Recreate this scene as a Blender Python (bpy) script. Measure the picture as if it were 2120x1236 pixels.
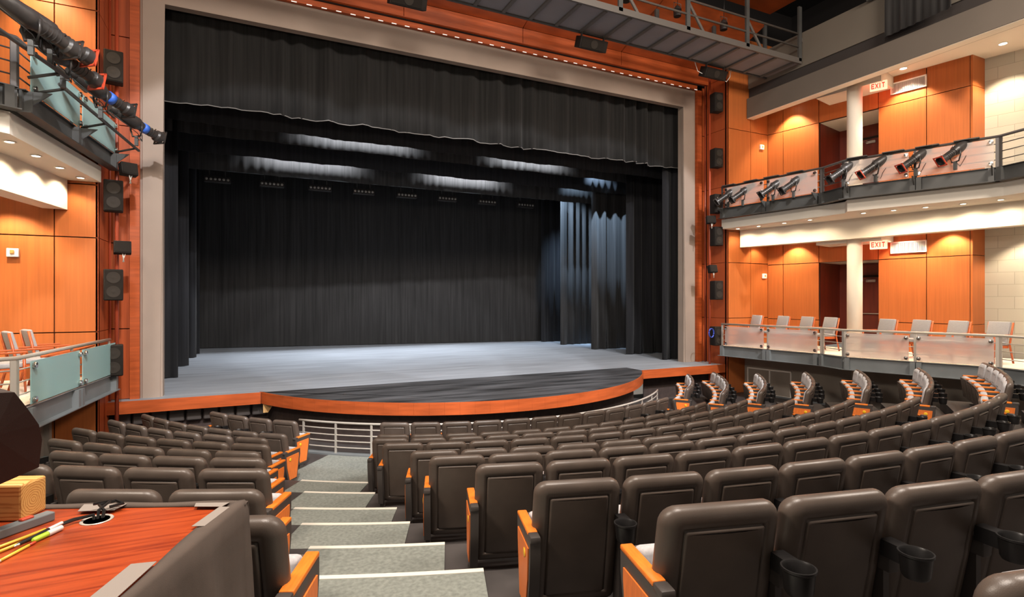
import bpy, bmesh, math, random
from mathutils import Vector, Matrix
random.seed(7)
for o in list(bpy.data.objects): bpy.data.objects.remove(o)
C = bpy.context.scene.collection
PI = math.pi
R = math.radians
sc = bpy.context.scene

# ------------------------------------------------------------------ camera
cd = bpy.data.cameras.new('camera'); cam = bpy.data.objects.new('camera', cd); C.objects.link(cam)
cam.location = (-5.48, -13.73, 3.05)
cam.rotation_euler = (R(90), 0, R(-25.63))
cd.sensor_fit = 'HORIZONTAL'; cd.sensor_width = 36.0; cd.lens = 36.0*1129.6/2120
cd.clip_start = 0.05; cd.clip_end = 200
sc.camera = cam
# ------------------------------------------------------------------ world + exposure
w = bpy.data.worlds.new('world'); sc.world = w; w.use_nodes = True
bg = w.node_tree.nodes['Background']; bg.inputs[0].default_value = (1.0, 0.88, 0.76, 1); bg.inputs[1].default_value = 0.24
sc.view_settings.view_transform = 'Standard'; sc.view_settings.look = 'None'
sc.view_settings.gamma = 1.0; sc.view_settings.use_curve_mapping = False
sc.view_settings.exposure = 0.0

def area(name, loc, aim, size, power, col=(1, .9, .8), sy=None, spread=180):
    l = bpy.data.lights.new(name, 'AREA'); l.energy = power; l.color = col; l.size = size
    if sy: l.shape = 'RECTANGLE'; l.size_y = sy
    l.spread = R(spread)
    o = bpy.data.objects.new(name, l); C.objects.link(o); o.location = loc
    d = Vector(aim)-Vector(loc); o.rotation_euler = d.to_track_quat('-Z', 'Y').to_euler()
    return o
def spot(name, loc, aim, power, angle=70, blend=.6, col=(1, .8, .6), rad=.05):
    l = bpy.data.lights.new(name, 'SPOT'); l.energy = power; l.color = col; l.spot_size = R(angle); l.spot_blend = blend; l.shadow_soft_size = rad
    o = bpy.data.objects.new(name, l); C.objects.link(o); o.location = loc
    d = Vector(aim)-Vector(loc); o.rotation_euler = d.to_track_quat('-Z', 'Y').to_euler()
    return o
# house lights high over the stalls
area('house_light', (-4.5, -12.5, 11.0), (-3, -8, 0), 3.5, 1250, (1, .88, .77), 2.0)
area('house_light', (5.5, -13.0, 11.0), (4, -6, 0), 3.5, 1250, (1, .87, .75), 2.0)
area('house_light', (0, -6.5, 11.6), (0, -4.5, 0), 4.0, 260, (1, .88, .77), 1.0)
# front-of-house bank throwing under the valance onto the deck and the foot of the backdrop
for x in (-5.2, -1.8, 1.6, 5.0): spot('front_of_house_light', (x, -12.3, 11.95), (x*.9, 2.6, .95), 5200, 40.5, .10, (.95, .96, 1.0), .16)
area('added_right_fill', (-8.2, -10.5, 6.4), (9, -4, .5), 1.6, 340, (1, .86, .72), .8)  # added fill from the left, brightens the wall under the right balcony
# work lights straight down onto the deck, and the ones that graze the borders and right legs
area('stage_work_light', (0, 2.3, 9.0), (0, 2.3, .95), 9.0, 8, (.80, .88, 1.0), .4, 50)
area('stage_work_light', (0, 5.3, 9.0), (0, 5.3, .95), 9.0, 8, (.80, .88, 1.0), .4, 50)
area('stage_work_light', (0, 7.3, 9.0), (0, 7.3, .95), 8.0, 15, (.80, .88, 1.0), .4, 50)
WW = (.86, .92, 1.0)
for x, y, wd, e in ((-2.5, 2.35, 2.9, 230), (3.2, 2.35, 2.4, 200), (-3.7, 5.25, 2.9, 210), (1.9, 5.25, 2.6, 230)):
    area('border_light', (x, y, 8.25), (x, y+.95, 7.2), wd, e, WW, .12, 95)
BB = (.50, .72, 1.0)
spot('leg_light', (6.3, 3.75, 8.9), (8.0, 5.06, 6.2), 4200, 50, .8, BB)
spot('leg_light', (5.7, 6.5, 8.9), (7.9, 7.6, 5.8), 4200, 52, .8, BB)
spot('leg_light', (6.6, 4.95, 8.9), (7.0, 6.0, 7.2), 1400, 60, 1, BB)

# ------------------------------------------------------------------ helpers
def obj(name, bm, mats, parent=None, smooth=False):
    bmesh.ops.recalc_face_normals(bm, faces=bm.faces)
    me = bpy.data.meshes.new(name); bm.to_mesh(me); bm.free()
    for m in (mats if isinstance(mats, (list, tuple)) else [mats]): me.materials.append(m)
    if smooth:
        for p in me.polygons: p.use_smooth = True
        try: me.set_sharp_from_angle(angle=R(38))
        except Exception: pass
    o = bpy.data.objects.new(name, me); C.objects.link(o)
    if parent: o.parent = parent
    return o
def tag(o, label, cat, group=None):
    o['label'] = label; o['category'] = cat
    if group: o['group'] = group
    return o
def thing(name, label, cat, loc=(0, 0, 0), rz=0, group=None):
    o = bpy.data.objects.new(name, None); C.objects.link(o); o.location = loc; o.rotation_euler = (0, 0, rz)
    return tag(o, label, cat, group)
def struct(name, bm, mats, smooth=False):
    o = obj(name, bm, mats, None, smooth); o['kind'] = 'structure'; return o
def dup(root, loc=None, rz=None, label=None, group=None, skip=()):
    r = root.copy(); C.objects.link(r)
    if loc is not None: r.location = loc
    if rz is not None: r.rotation_euler = (0, 0, rz)
    if label: r['label'] = label
    if group: r['group'] = group
    for ch in list(root.children):
        if ch.name.split('.')[0] in skip: continue
        c = ch.copy(); C.objects.link(c); c.parent = r
        for g in list(ch.children):
            d = g.copy(); C.objects.link(d); d.parent = c
    return r
def NB(): return bmesh.new()
def face(bm, pts, mi=0):
    f = bm.faces.new([bm.verts.new(p) for p in pts]); f.material_index = mi; return f
def box(bm, x0, x1, y0, y1, z0, z1, mi=0, M=None):
    v = [Vector((x, y, z)) for x in (x0, x1) for y in (y0, y1) for z in (z0, z1)]
    if M: v = [M @ p for p in v]
    v = [bm.verts.new(p) for p in v]
    for q in ((0, 1, 3, 2), (4, 6, 7, 5), (0, 4, 5, 1), (2, 3, 7, 6), (0, 2, 6, 4), (1, 5, 7, 3)):
        bm.faces.new([v[i] for i in q]).material_index = mi
def rbox(bm, x0, x1, y0, y1, z0, z1, r=.01, seg=2, mi=0, M=None):
    b = bmesh.new(); box(b, x0, x1, y0, y1, z0, z1, mi)
    bmesh.ops.bevel(b, geom=b.edges[:], offset=r, segments=seg, profile=.5, affect='EDGES')
    add(bm, b, M, mi)
def add(bm, b, M=None, mi=None):
    mp = {}
    for v in b.verts: mp[v] = bm.verts.new(M @ v.co if M else v.co)
    for f in b.faces:
        try:
            g = bm.faces.new([mp[v] for v in f.verts]); g.material_index = f.material_index if mi is None else mi; g.smooth = f.smooth
        except ValueError: pass
    b.free()
def frame(d):
    d = d.normalized(); up = Vector((0, 0, 1)) if abs(d.z) < .95 else Vector((1, 0, 0))
    a = d.cross(up).normalized(); b = a.cross(d).normalized(); return a, b
def tube(bm, pts, r, n=8, mi=0, cap=True, r2=None):
    pts = [Vector(p) for p in pts]; rings = []
    for i, p in enumerate(pts):
        if i == 0: d = pts[1]-p
        elif i == len(pts)-1: d = p-pts[i-1]
        else: d = (pts[i+1]-p).normalized()+(p-pts[i-1]).normalized()
        a, b = frame(d); rr = r if r2 is None else r+(r2-r)*i/(len(pts)-1)
        rings.append([bm.verts.new(p+a*rr*math.cos(2*PI*k/n)+b*rr*math.sin(2*PI*k/n)) for k in range(n)])
    for A, B in zip(rings, rings[1:]):
        for k in range(n): f = bm.faces.new((A[k], A[(k+1) % n], B[(k+1) % n], B[k])); f.material_index = mi; f.smooth = True
    if cap:
        for r_ in (rings[0], rings[-1]): bm.faces.new(r_).material_index = mi
def lathe(bm, prof, M=None, n=20, mi=0):
    M = M or Matrix()
    rings = [[bm.verts.new(M @ Vector((r*math.cos(2*PI*k/n), r*math.sin(2*PI*k/n), z))) for k in range(n)] for r, z in prof]
    for A, B in zip(rings, rings[1:]):
        for k in range(n): f = bm.faces.new((A[k], A[(k+1) % n], B[(k+1) % n], B[k])); f.material_index = mi; f.smooth = True
    if prof[0][0] > 1e-4: bm.faces.new(rings[0]).material_index = mi
    if prof[-1][0] > 1e-4: bm.faces.new(rings[-1]).material_index = mi
def prism(bm, poly, z0, z1, mi=0, M=None):
    M = M or Matrix(); n = len(poly)
    a = [bm.verts.new(M @ Vector((x, y, z0))) for x, y in poly]; b = [bm.verts.new(M @ Vector((x, y, z1))) for x, y in poly]
    bm.faces.new(a).material_index = mi; bm.faces.new(b).material_index = mi
    for i in range(n): bm.faces.new((a[i], a[(i+1) % n], b[(i+1) % n], b[i])).material_index = mi
def wallbox(bm, A, B, z0, z1, t, mi=0, s0=0, s1=None, off=0):
    """slab along the plan line A->B from distance s0 to s1; thickness t to the right of the direction"""
    A = Vector((A[0], A[1], 0)); B = Vector((B[0], B[1], 0)); L = (B-A).length; d = (B-A)/L; n = Vector((d.y, -d.x, 0))
    if s1 is None: s1 = L
    p = [A+d*s0+n*off, A+d*s1+n*off, A+d*s1+n*(off+t), A+d*s0+n*(off+t)]
    prism(bm, [(q.x, q.y) for q in p], z0, z1, mi)

# ------------------------------------------------------------------ materials
def mat(name, col, rough=.6, metal=0, noise=None, bump=0, bscale=200, emit=None, es=0, spec=.5, stretch=None, col2=None, sheen=0, trans=0, alpha=1, coat=0):
    m = bpy.data.materials.new(name); m.use_nodes = True; nt = m.node_tree; b = nt.nodes['Principled BSDF']
    b.inputs['Base Color'].default_value = (*col, 1); b.inputs['Roughness'].default_value = rough; b.inputs['Metallic'].default_value = metal
    b.inputs['Specular IOR Level'].default_value = spec
    if sheen: b.inputs['Sheen Weight'].default_value = sheen
    if trans: b.inputs['Transmission Weight'].default_value = trans; b.inputs['IOR'].default_value = 1.45
    if coat: b.inputs['Coat Weight'].default_value = coat; b.inputs['Coat Roughness'].default_value = .2
    if emit: b.inputs['Emission Color'].default_value = (*emit, 1); b.inputs['Emission Strength'].default_value = es
    tc = nt.nodes.new('ShaderNodeTexCoord'); src = tc.outputs['Object']
    if stretch:
        mp = nt.nodes.new('ShaderNodeMapping'); mp.inputs['Scale'].default_value = stretch; nt.links.new(src, mp.inputs[0]); src = mp.outputs[0]
    if noise:
        sc_, amt = noise
        nz = nt.nodes.new('ShaderNodeTexNoise'); nz.inputs['Scale'].default_value = sc_; nz.inputs['Detail'].default_value = 6; nt.links.new(src, nz.inputs['Vector'])
        rp = nt.nodes.new('ShaderNodeValToRGB'); rp.color_ramp.elements[0].position = .3; rp.color_ramp.elements[1].position = .7
        c2 = col2 or tuple(min(1, c*(1+amt)) for c in col); c1 = tuple(c*(1-amt) for c in col)
        rp.color_ramp.elements[0].color = (*c1, 1); rp.color_ramp.elements[1].color = (*c2, 1)
        nt.links.new(nz.outputs['Fac'], rp.inputs[0]); nt.links.new(rp.outputs[0], b.inputs['Base Color'])
    if bump:
        n2 = nt.nodes.new('ShaderNodeTexNoise'); n2.inputs['Scale'].default_value = bscale; n2.inputs['Detail'].default_value = 3; nt.links.new(src, n2.inputs['Vector'])
        bp = nt.nodes.new('ShaderNodeBump'); bp.inputs['Strength'].default_value = bump; bp.inputs['Distance'].default_value = .01
        nt.links.new(n2.outputs['Fac'], bp.inputs['Height']); nt.links.new(bp.outputs[0], b.inputs['Normal'])
    return m
WOOD = (.43, .122, .030)
M = {}
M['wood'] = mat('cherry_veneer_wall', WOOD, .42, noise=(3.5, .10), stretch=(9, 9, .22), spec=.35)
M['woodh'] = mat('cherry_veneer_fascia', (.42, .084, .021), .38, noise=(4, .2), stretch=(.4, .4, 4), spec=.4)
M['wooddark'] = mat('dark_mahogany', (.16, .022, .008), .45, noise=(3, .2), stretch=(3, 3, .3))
M['joint'] = mat('joint_black', (.015, .006, .004), .9)  # dark backing seen in the open panel joints
M['arm'] = mat('orange_oak_armrest', (.78, .20, .025), .35, noise=(14, .14), stretch=(8, 1, 1), spec=.4)
M['endp'] = mat('orange_end_panel', (.78, .19, .03), .45, noise=(10, .1), stretch=(6, 6, 1))
M['shell'] = mat('brown_seat_shell', (.088, .066, .053), .38, noise=(5, .14), bump=.06, bscale=260, spec=.5)
M['plast'] = mat('dark_grey_plastic', (.055, .046, .042), .45)
M['black'] = mat('black_plastic', (.012, .011, .011), .35)
M['fabric'] = mat('light_grey_seat_fabric', (.45, .44, .45), .9, noise=(60, .12), bump=.15, bscale=500, sheen=.3)
M['boxfab'] = mat('pale_grey_chair_fabric', (.34, .335, .34), .9, noise=(50, .08), bump=.1, bscale=500)
M['chairwood'] = mat('cherry_chair_wood', (.45, .09, .02), .35, noise=(9, .15), stretch=(1, 1, 3))
M['badge'] = mat('yellow_row_badge', (.85, .5, .02), .4)
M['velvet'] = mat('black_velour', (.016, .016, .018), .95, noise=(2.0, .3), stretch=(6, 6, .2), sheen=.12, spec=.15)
M['velvetg'] = mat('charcoal_and_lit_velour', (.034, .032, .031), .95, noise=(2.5, .3), stretch=(6, 6, .15), sheen=.15, spec=.15)  # paler velour; on the lit borders and legs it adds to their light
M['hem'] = mat('grey_hem_webbing', (.16, .15, .14), .9)
M['stagefl'] = mat('painted_stage_deck', (.29, .31, .34), .55, noise=(1.2, .16), stretch=(.5, 3, 1), spec=.4)
M['apron'] = mat('black_apron_deck', (.030, .030, .032), .55, noise=(1.5, .7), stretch=(.4, 2.5, 1), col2=(.085, .085, .09))
M['darkbrown'] = mat('dark_brown_pit_wall', (.045, .030, .026), .9, noise=(8, .2))
M['frame'] = mat('beige_proscenium_plaster', (.335, .262, .212), .7, noise=(1.5, .05), bump=.05, bscale=40)
M['plaster'] = mat('warm_white_plaster', (.78, .72, .62), .75, noise=(1.2, .03))
M['greyfascia'] = mat('taupe_paint', (.135, .110, .088), .8, noise=(1, .04))
M['darkband'] = mat('dark_taupe_band', (.034, .027, .024), .85)  # darker band set back between the fascia and the upper wall
M['upwall'] = mat('upper_wall_paint', (.150, .128, .100), .85, noise=(.8, .05))
M['blackceil'] = mat('black_ceiling', (.010, .008, .008), .95)
M['steel'] = mat('grey_painted_steel', (.17, .185, .19), .45, noise=(3, .08))
M['dsteel'] = mat('dark_painted_steel', (.065, .065, .062), .5, noise=(3, .12))
M['rail'] = mat('brushed_rail_steel', (.56, .52, .46), .35, metal=.35)
M['valance'] = mat('black_pleated_velour', (.019, .0185, .018), .95, noise=(2.5, .3), stretch=(6, 6, .15), sheen=.12, spec=.15)
M['cwsteel'] = mat('taupe_catwalk_steel', (.105, .092, .082), .5)
M['raildk'] = mat('dark_rail_steel', (.10, .09, .085), .45, metal=.3)
M['cloth'] = mat('charcoal_duvetyne_cloth', (.082, .060, .048), .95, noise=(12, .1), bump=.2, bscale=700)
M['cloth2'] = mat('dark_brown_duvetyne', (.050, .036, .030), .95, noise=(10, .12), bump=.2, bscale=700)
M['tape'] = mat('grey_gaffer_tape', (.25, .215, .19), .7, bump=.1, bscale=900)
M['carpet'] = mat('sage_grey_carpet', (.21, .225, .20), .95, noise=(30, .22), bump=.5, bscale=300)
M['floor'] = mat('dark_vinyl_floor', (.060, .052, .050), .55, noise=(2.2, .3), spec=.4)
M['strip'] = mat('cream_nosing_strip', (.72, .67, .58), .6)
M['conc'] = mat('pale_concrete_block', (.56, .53, .46), .85, noise=(1.2, .08), bump=.1, bscale=30)
M['dconc'] = mat('grey_brown_concrete', (.30, .262, .222), .85, noise=(1.5, .12), bump=.1, bscale=30)
M['white'] = mat('white_painted_metal', (.80, .77, .72), .5)
M['cab'] = mat('speaker_cabinet_grey', (.018, .014, .012), .7, noise=(30, .1), spec=.2)
M['grille'] = mat('speaker_grille', (.020, .016, .013), .85, bump=.6, bscale=900, spec=.2)
M['cone'] = mat('speaker_cone', (.030, .024, .019), .7, spec=.2)
M['can'] = mat('black_lamp_housing', (.034, .030, .028), .38, noise=(9, .2))
M['redgel'] = mat('red_gel_frame', (.6, .07, .03), .4)
M['blue'] = mat('blue_tape', (.04, .14, .60), .5)
M['bluec'] = mat('blue_cable_coil', (.05, .09, .5), .4)
M['chrome'] = mat('polished_clamp', (.6, .58, .55), .2, metal=1)
M['red'] = mat('red_lit_wall', (.50, .012, .010), .6)  # unused; the red light by the exits put into a wall colour
M['pine'] = mat('yellow_pine', (.72, .40, .12), .55)
M['conduit'] = mat('red_painted_pipe', (.33, .055, .022), .4)
M['yellow'] = mat('pencil_yellow', (.80, .55, .06), .4)
M['lime'] = mat('highlighter_lime', (.45, .75, .05), .35)
M['palewood'] = mat('pale_sharpened_wood', (.75, .60, .42), .6)
M['ply'] = mat('raw_plywood', (.62, .36, .14), .6, noise=(6, .1))
M['lamp'] = mat('lit_lamp', (1, .9, .75), .5, emit=(1, .82, .58), es=18)
M['dash'] = mat('lit_slot', (1, .95, .9), .5, emit=(1, .9, .82), es=.75)
M['exitw'] = mat('lit_exit_face', (1, .75, .6), .5, emit=(1, .50, .30), es=1.4)
M['exitr'] = mat('exit_letter_red', (.8, .02, .01), .5, emit=(1, .03, .02), es=.9)
def ringwood():
    m = M['pine']; nt = m.node_tree; b = nt.nodes['Principled BSDF']
    tc = nt.nodes.new('ShaderNodeTexCoord'); mp = nt.nodes.new('ShaderNodeMapping')
    mp.inputs['Scale'].default_value = (1, .12, 1)
    wv = nt.nodes.new('ShaderNodeTexWave'); wv.wave_type = 'RINGS'; wv.rings_direction = 'Y'; wv.inputs['Scale'].default_value = 48; wv.inputs['Distortion'].default_value = 3; wv.inputs['Detail'].default_value = 2
    wv.inputs['Detail Scale'].default_value = 2
    rp = nt.nodes.new('ShaderNodeValToRGB'); rp.color_ramp.elements[0].color = (.50, .21, .045, 1); rp.color_ramp.elements[1].color = (.74, .42, .13, 1)
    rp.color_ramp.elements[1].position = .5
    nt.links.new(tc.outputs['Object'], mp.inputs[0]); nt.links.new(mp.outputs[0], wv.inputs[0]); nt.links.new(wv.outputs['Fac'], rp.inputs[0]); nt.links.new(rp.outputs[0], b.inputs['Base Color'])
ringwood()
def tablewood():
    m = mat('mahogany_table_laminate', (.5, .085, .02), .28, spec=.5); nt = m.node_tree; b = nt.nodes['Principled BSDF']
    tc = nt.nodes.new('ShaderNodeTexCoord'); mp = nt.nodes.new('ShaderNodeMapping'); mp.inputs['Scale'].default_value = (.9, 14, 1)
    nz = nt.nodes.new('ShaderNodeTexNoise'); nz.inputs['Scale'].default_value = 3.4; nz.inputs['Detail'].default_value = 7; nz.inputs['Distortion'].default_value = .6
    rp = nt.nodes.new('ShaderNodeValToRGB'); rp.color_ramp.elements[0].color = (.17, .016, .005, 1); rp.color_ramp.elements[1].color = (.40, .062, .015, 1)
    rp.color_ramp.elements[0].position = .28; rp.color_ramp.elements[1].position = .62
    nt.links.new(tc.outputs['Object'], mp.inputs[0]); nt.links.new(mp.outputs[0], nz.inputs['Vector']); nt.links.new(nz.outputs['Fac'], rp.inputs[0]); nt.links.new(rp.outputs[0], b.inputs['Base Color'])
    return m
M['table'] = tablewood()
def glassmat(name, tint, op):
    """frosted glass: translucent milky sheet that lets soft shapes through"""
    m = bpy.data.materials.new(name); m.use_nodes = True; nt = m.node_tree; b = nt.nodes['Principled BSDF']
    b.inputs['Base Color'].default_value = (*tint, 1); b.inputs['Roughness'].default_value = .34
    b.inputs['Transmission Weight'].default_value = op; b.inputs['IOR'].default_value = 1.15
    return m
M['glassw'] = glassmat('frosted_glass_warm', (.86, .80, .76), .72)
M['glassa'] = glassmat('frosted_glass_aqua', (.46, .70, .70), .45)
def blocks(m, c1, c2, cm):
    nt = m.node_tree; b = nt.nodes['Principled BSDF']
    tc = nt.nodes.new('ShaderNodeTexCoord'); sp = nt.nodes.new('ShaderNodeSeparateXYZ'); cb = nt.nodes.new('ShaderNodeCombineXYZ')
    nt.links.new(tc.outputs['Object'], sp.inputs[0]); nt.links.new(sp.outputs[1], cb.inputs[0]); nt.links.new(sp.outputs[2], cb.inputs[1])
    br = nt.nodes.new('ShaderNodeTexBrick'); br.inputs['Scale'].default_value = 1; br.inputs['Brick Width'].default_value = .62; br.inputs['Row Height'].default_value = .31; br.inputs['Mortar Size'].default_value = .006
    br.inputs['Color1'].default_value = (*c1, 1); br.inputs['Color2'].default_value = (*c2, 1); br.inputs['Mortar'].default_value = (*cm, 1)
    nt.links.new(cb.outputs[0], br.inputs[0]); nt.links.new(br.outputs[0], b.inputs['Base Color'])
blocks(M['conc'], (.50, .475, .41), (.44, .42, .36), (.34, .32, .27))

# ------------------------------------------------------------------ seating geometry (fitted rows)
YC = 2.263
ROW = {1: (7.208, -26.42, 12, .865), 2: (8.057, -25.22, 13, .865), 3: (8.918, -24.30, 14, 1.024), 4: (9.900, -22.23, 14, 1.212),
       5: (10.906, -19.69, 14, 1.382), 6: (11.852, -18.48, 14, 1.590), 7: (12.834, -16.80, 14, 1.796), 8: (13.833, -15.74, 9, 1.984),
       9: (14.90, -14.66, 5, 2.222), 10: (15.79, -13.0, 1, 2.345)}
HS = .865
FZ = {k: ROW[k][3]-HS for k in ROW}; FZ[1] = FZ[2] = 0.0
PITCH = .5536
def pol(r, ph, z=0): return Vector((r*math.sin(R(ph)), YC-r*math.cos(R(ph)), z))
LEFT = {1: (7.36, -42.4, 4, 4.43), 2: (8.22, -39.2, 7, 3.80), 3: (9.06, -37.4, 6, 3.76), 4: (10.02, -33.4, 6, 3.26), 5: (10.92, -31.1, 5, 3.08),
        6: (11.85, -28.3, 4, 2.73), 7: (12.82, -26.0, 4, 2.55), 8: (13.80, -24.3, 2, 2.4), 9: (14.80, -22.35, 1, 2.14)}
RIGHT = {1: (7.208, 37.5, 5), 2: (8.057, 35.6, 7), 3: (8.918, 32.7, 6), 4: (9.900, 29.0, 6), 5: (10.906, 27.5, 6), 6: (11.852, 23.6, 6), 7: (12.834, 22.7, 6)}

# ------------------------------------------------------------------ floor tiers
def sector(bm, r0, r1, p0, p1, z0, z1, mi=0, n=None):
    n = n or max(2, int(abs(p1-p0)/3))
    for i in range(n):
        a = p0+(p1-p0)*i/n; b = p0+(p1-p0)*(i+1)/n
        P = [pol(r0, a), pol(r0, b), pol(r1, b), pol(r1, a)]
        T = [Vector((q.x, q.y, z1)) for q in P]; B = [Vector((q.x, q.y, z0)) for q in P]
        face(bm, T, mi); face(bm, [B[0], B[1], T[1], T[0]], mi); face(bm, [B[3], B[2], T[2], T[3]], mi)
        if i == 0: face(bm, [B[0], B[3], T[3], T[0]], mi)
        if i == n-1: face(bm, [B[1], B[2], T[2], T[1]], mi)
NOS = {k: ROW[k][0]-.66 for k in range(3, 11)}; NOS[11] = 16.2
NOS[8] = 13.05; NOS[12] = 19.5; FZ[11] = 1.70
bm = NB()
face(bm, [(-14, -22, 0), (14, -22, 0), (14, .2, 0), (-14, .2, 0)])
for k in range(3, 12):
    p1 = {3: 53.5, 4: 48.5, 5: 45, 6: 40, 7: 38, 8: 30, 9: 25, 10: 20, 11: 15}[k]
    p0 = {3: -61, 4: -54, 5: -48, 6: -46, 7: -44, 8: -42, 9: -40, 10: -38, 11: -36}[k]
    sector(bm, NOS[k], NOS[k+1]+.02, p0, p1, 0, FZ[k])
struct('floor', bm, M['floor'])
def aisle(k):
    R0 = LEFT[k] if k in LEFT else None
    R1 = ROW[k][0]
    a = (LEFT[k][1]+math.degrees(.36/R1)) if R0 else -20.2
    b = ROW[k][1]-math.degrees(.50/R1) if k < 10 else -16
    return a, b
bm = NB(); bs = NB()
for k in range(3, 11):
    a, b = aisle(k)
    sector(bm, NOS[k]+.03, NOS[k+1]-.004, a, b, FZ[k]+.0, FZ[k]+.012, n=6)
    sector(bm, NOS[k]-.008, NOS[k]+.0, a, b, FZ.get(k-1, 0) if k > 3 else 0, FZ[k]-.004, n=6)
    st = NB(); sector(st, NOS[k]-.018, NOS[k]+.032, a, b, FZ[k]-.012, FZ[k]+.016, n=8)
    tag(obj('stair_nosing', st, M['strip']), 'cream nosing strip on the %s carpeted aisle step counted from the stage' % ['first', 'second', 'third', 'fourth', 'fifth', 'sixth', 'seventh', 'eighth'][k-3], 'nosing strip', 'nosing strips on the aisle steps')
a, b = aisle(3)
sector(bm, 6.38, NOS[3]-.02, -40.0, -27.0, 0, .012, n=6)
tag(obj('aisle_carpet', bm, M['carpet']), 'sage grey carpet running down the left aisle steps to the pit railing', 'carpet')

# ------------------------------------------------------------------ seat prototypes
def rr(wd, z0, z1, rt, rb, inset, n=6):
    hw = wd/2-inset; a = z0+inset; b = z1-inset; rt = max(rt-inset, .012); rb = max(rb-inset, .012); P = []
    for (cx, cz, r, s) in ((hw-rt, b-rt, rt, 0), (-hw+rt, b-rt, rt, 90), (-hw+rb, a+rb, rb, 180), (hw-rb, a+rb, rb, 270)):
        for i in range(n+1):
            t = R(s+90*i/n); P.append((cx+r*math.cos(t), cz+r*math.sin(t)))
    return P
def yback(x, z):
    u = max(0, (HS-z)/.80)
    return .15*u**1.15-.02*math.sin(u*PI)*.6+.50*x*x
def shellmesh(rings, wd, z0, z1, rt, rb, fy, drop=0):
    bm = NB(); rs = []
    for ins, dep in rings:
        k = drop if ins > .08 else 0
        rs.append([bm.verts.new((x, fy(x, z)+dep, z)) for x, z in rr(wd, z0-k*1.6, z1-k, rt, rb, ins)])
    n = len(rs[0])
    for A, B in zip(rs, rs[1:]):
        for i in range(n):
            f = bm.faces.new((A[i], A[(i+1) % n], B[(i+1) % n], B[i])); f.smooth = True
    for ring, dep in ((rs[0], rings[0][1]), (rs[-1], rings[-1][1])):
        # right side bottom->top : last quarter+first quarter ; pair with left
        h = n//2; q = n//4
        right = ring[3*q:]+ring[:q]; left = list(reversed(ring[q:3*q]))
        K = 4; rows = []
        for a_, b_ in zip(right, left):
            row = [a_]
            for j in range(1, K):
                x = a_.co.x+(b_.co.x-a_.co.x)*j/K; z = a_.co.z+(b_.co.z-a_.co.z)*j/K
                row.append(bm.verts.new((x, fy(x, z)+dep, z)))
            rows.append(row+[b_])
        for r0, r1 in zip(rows, rows[1:]):
            for j in range(K):
                try: f = bm.faces.new((r0[j], r0[j+1], r1[j+1], r1[j])); f.smooth = True
                except ValueError: pass
    return bm
back_rings = [(.100, -.005), (.088, -.006), (.0855, .007), (.082, .007), (.079, -.006), (.058, -.008), (.034, -.006), (.015, .002), (.004, .016), (0, .034), (.002, .052), (.010, .066), (.028, .072)]
me_cache = {}
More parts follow.
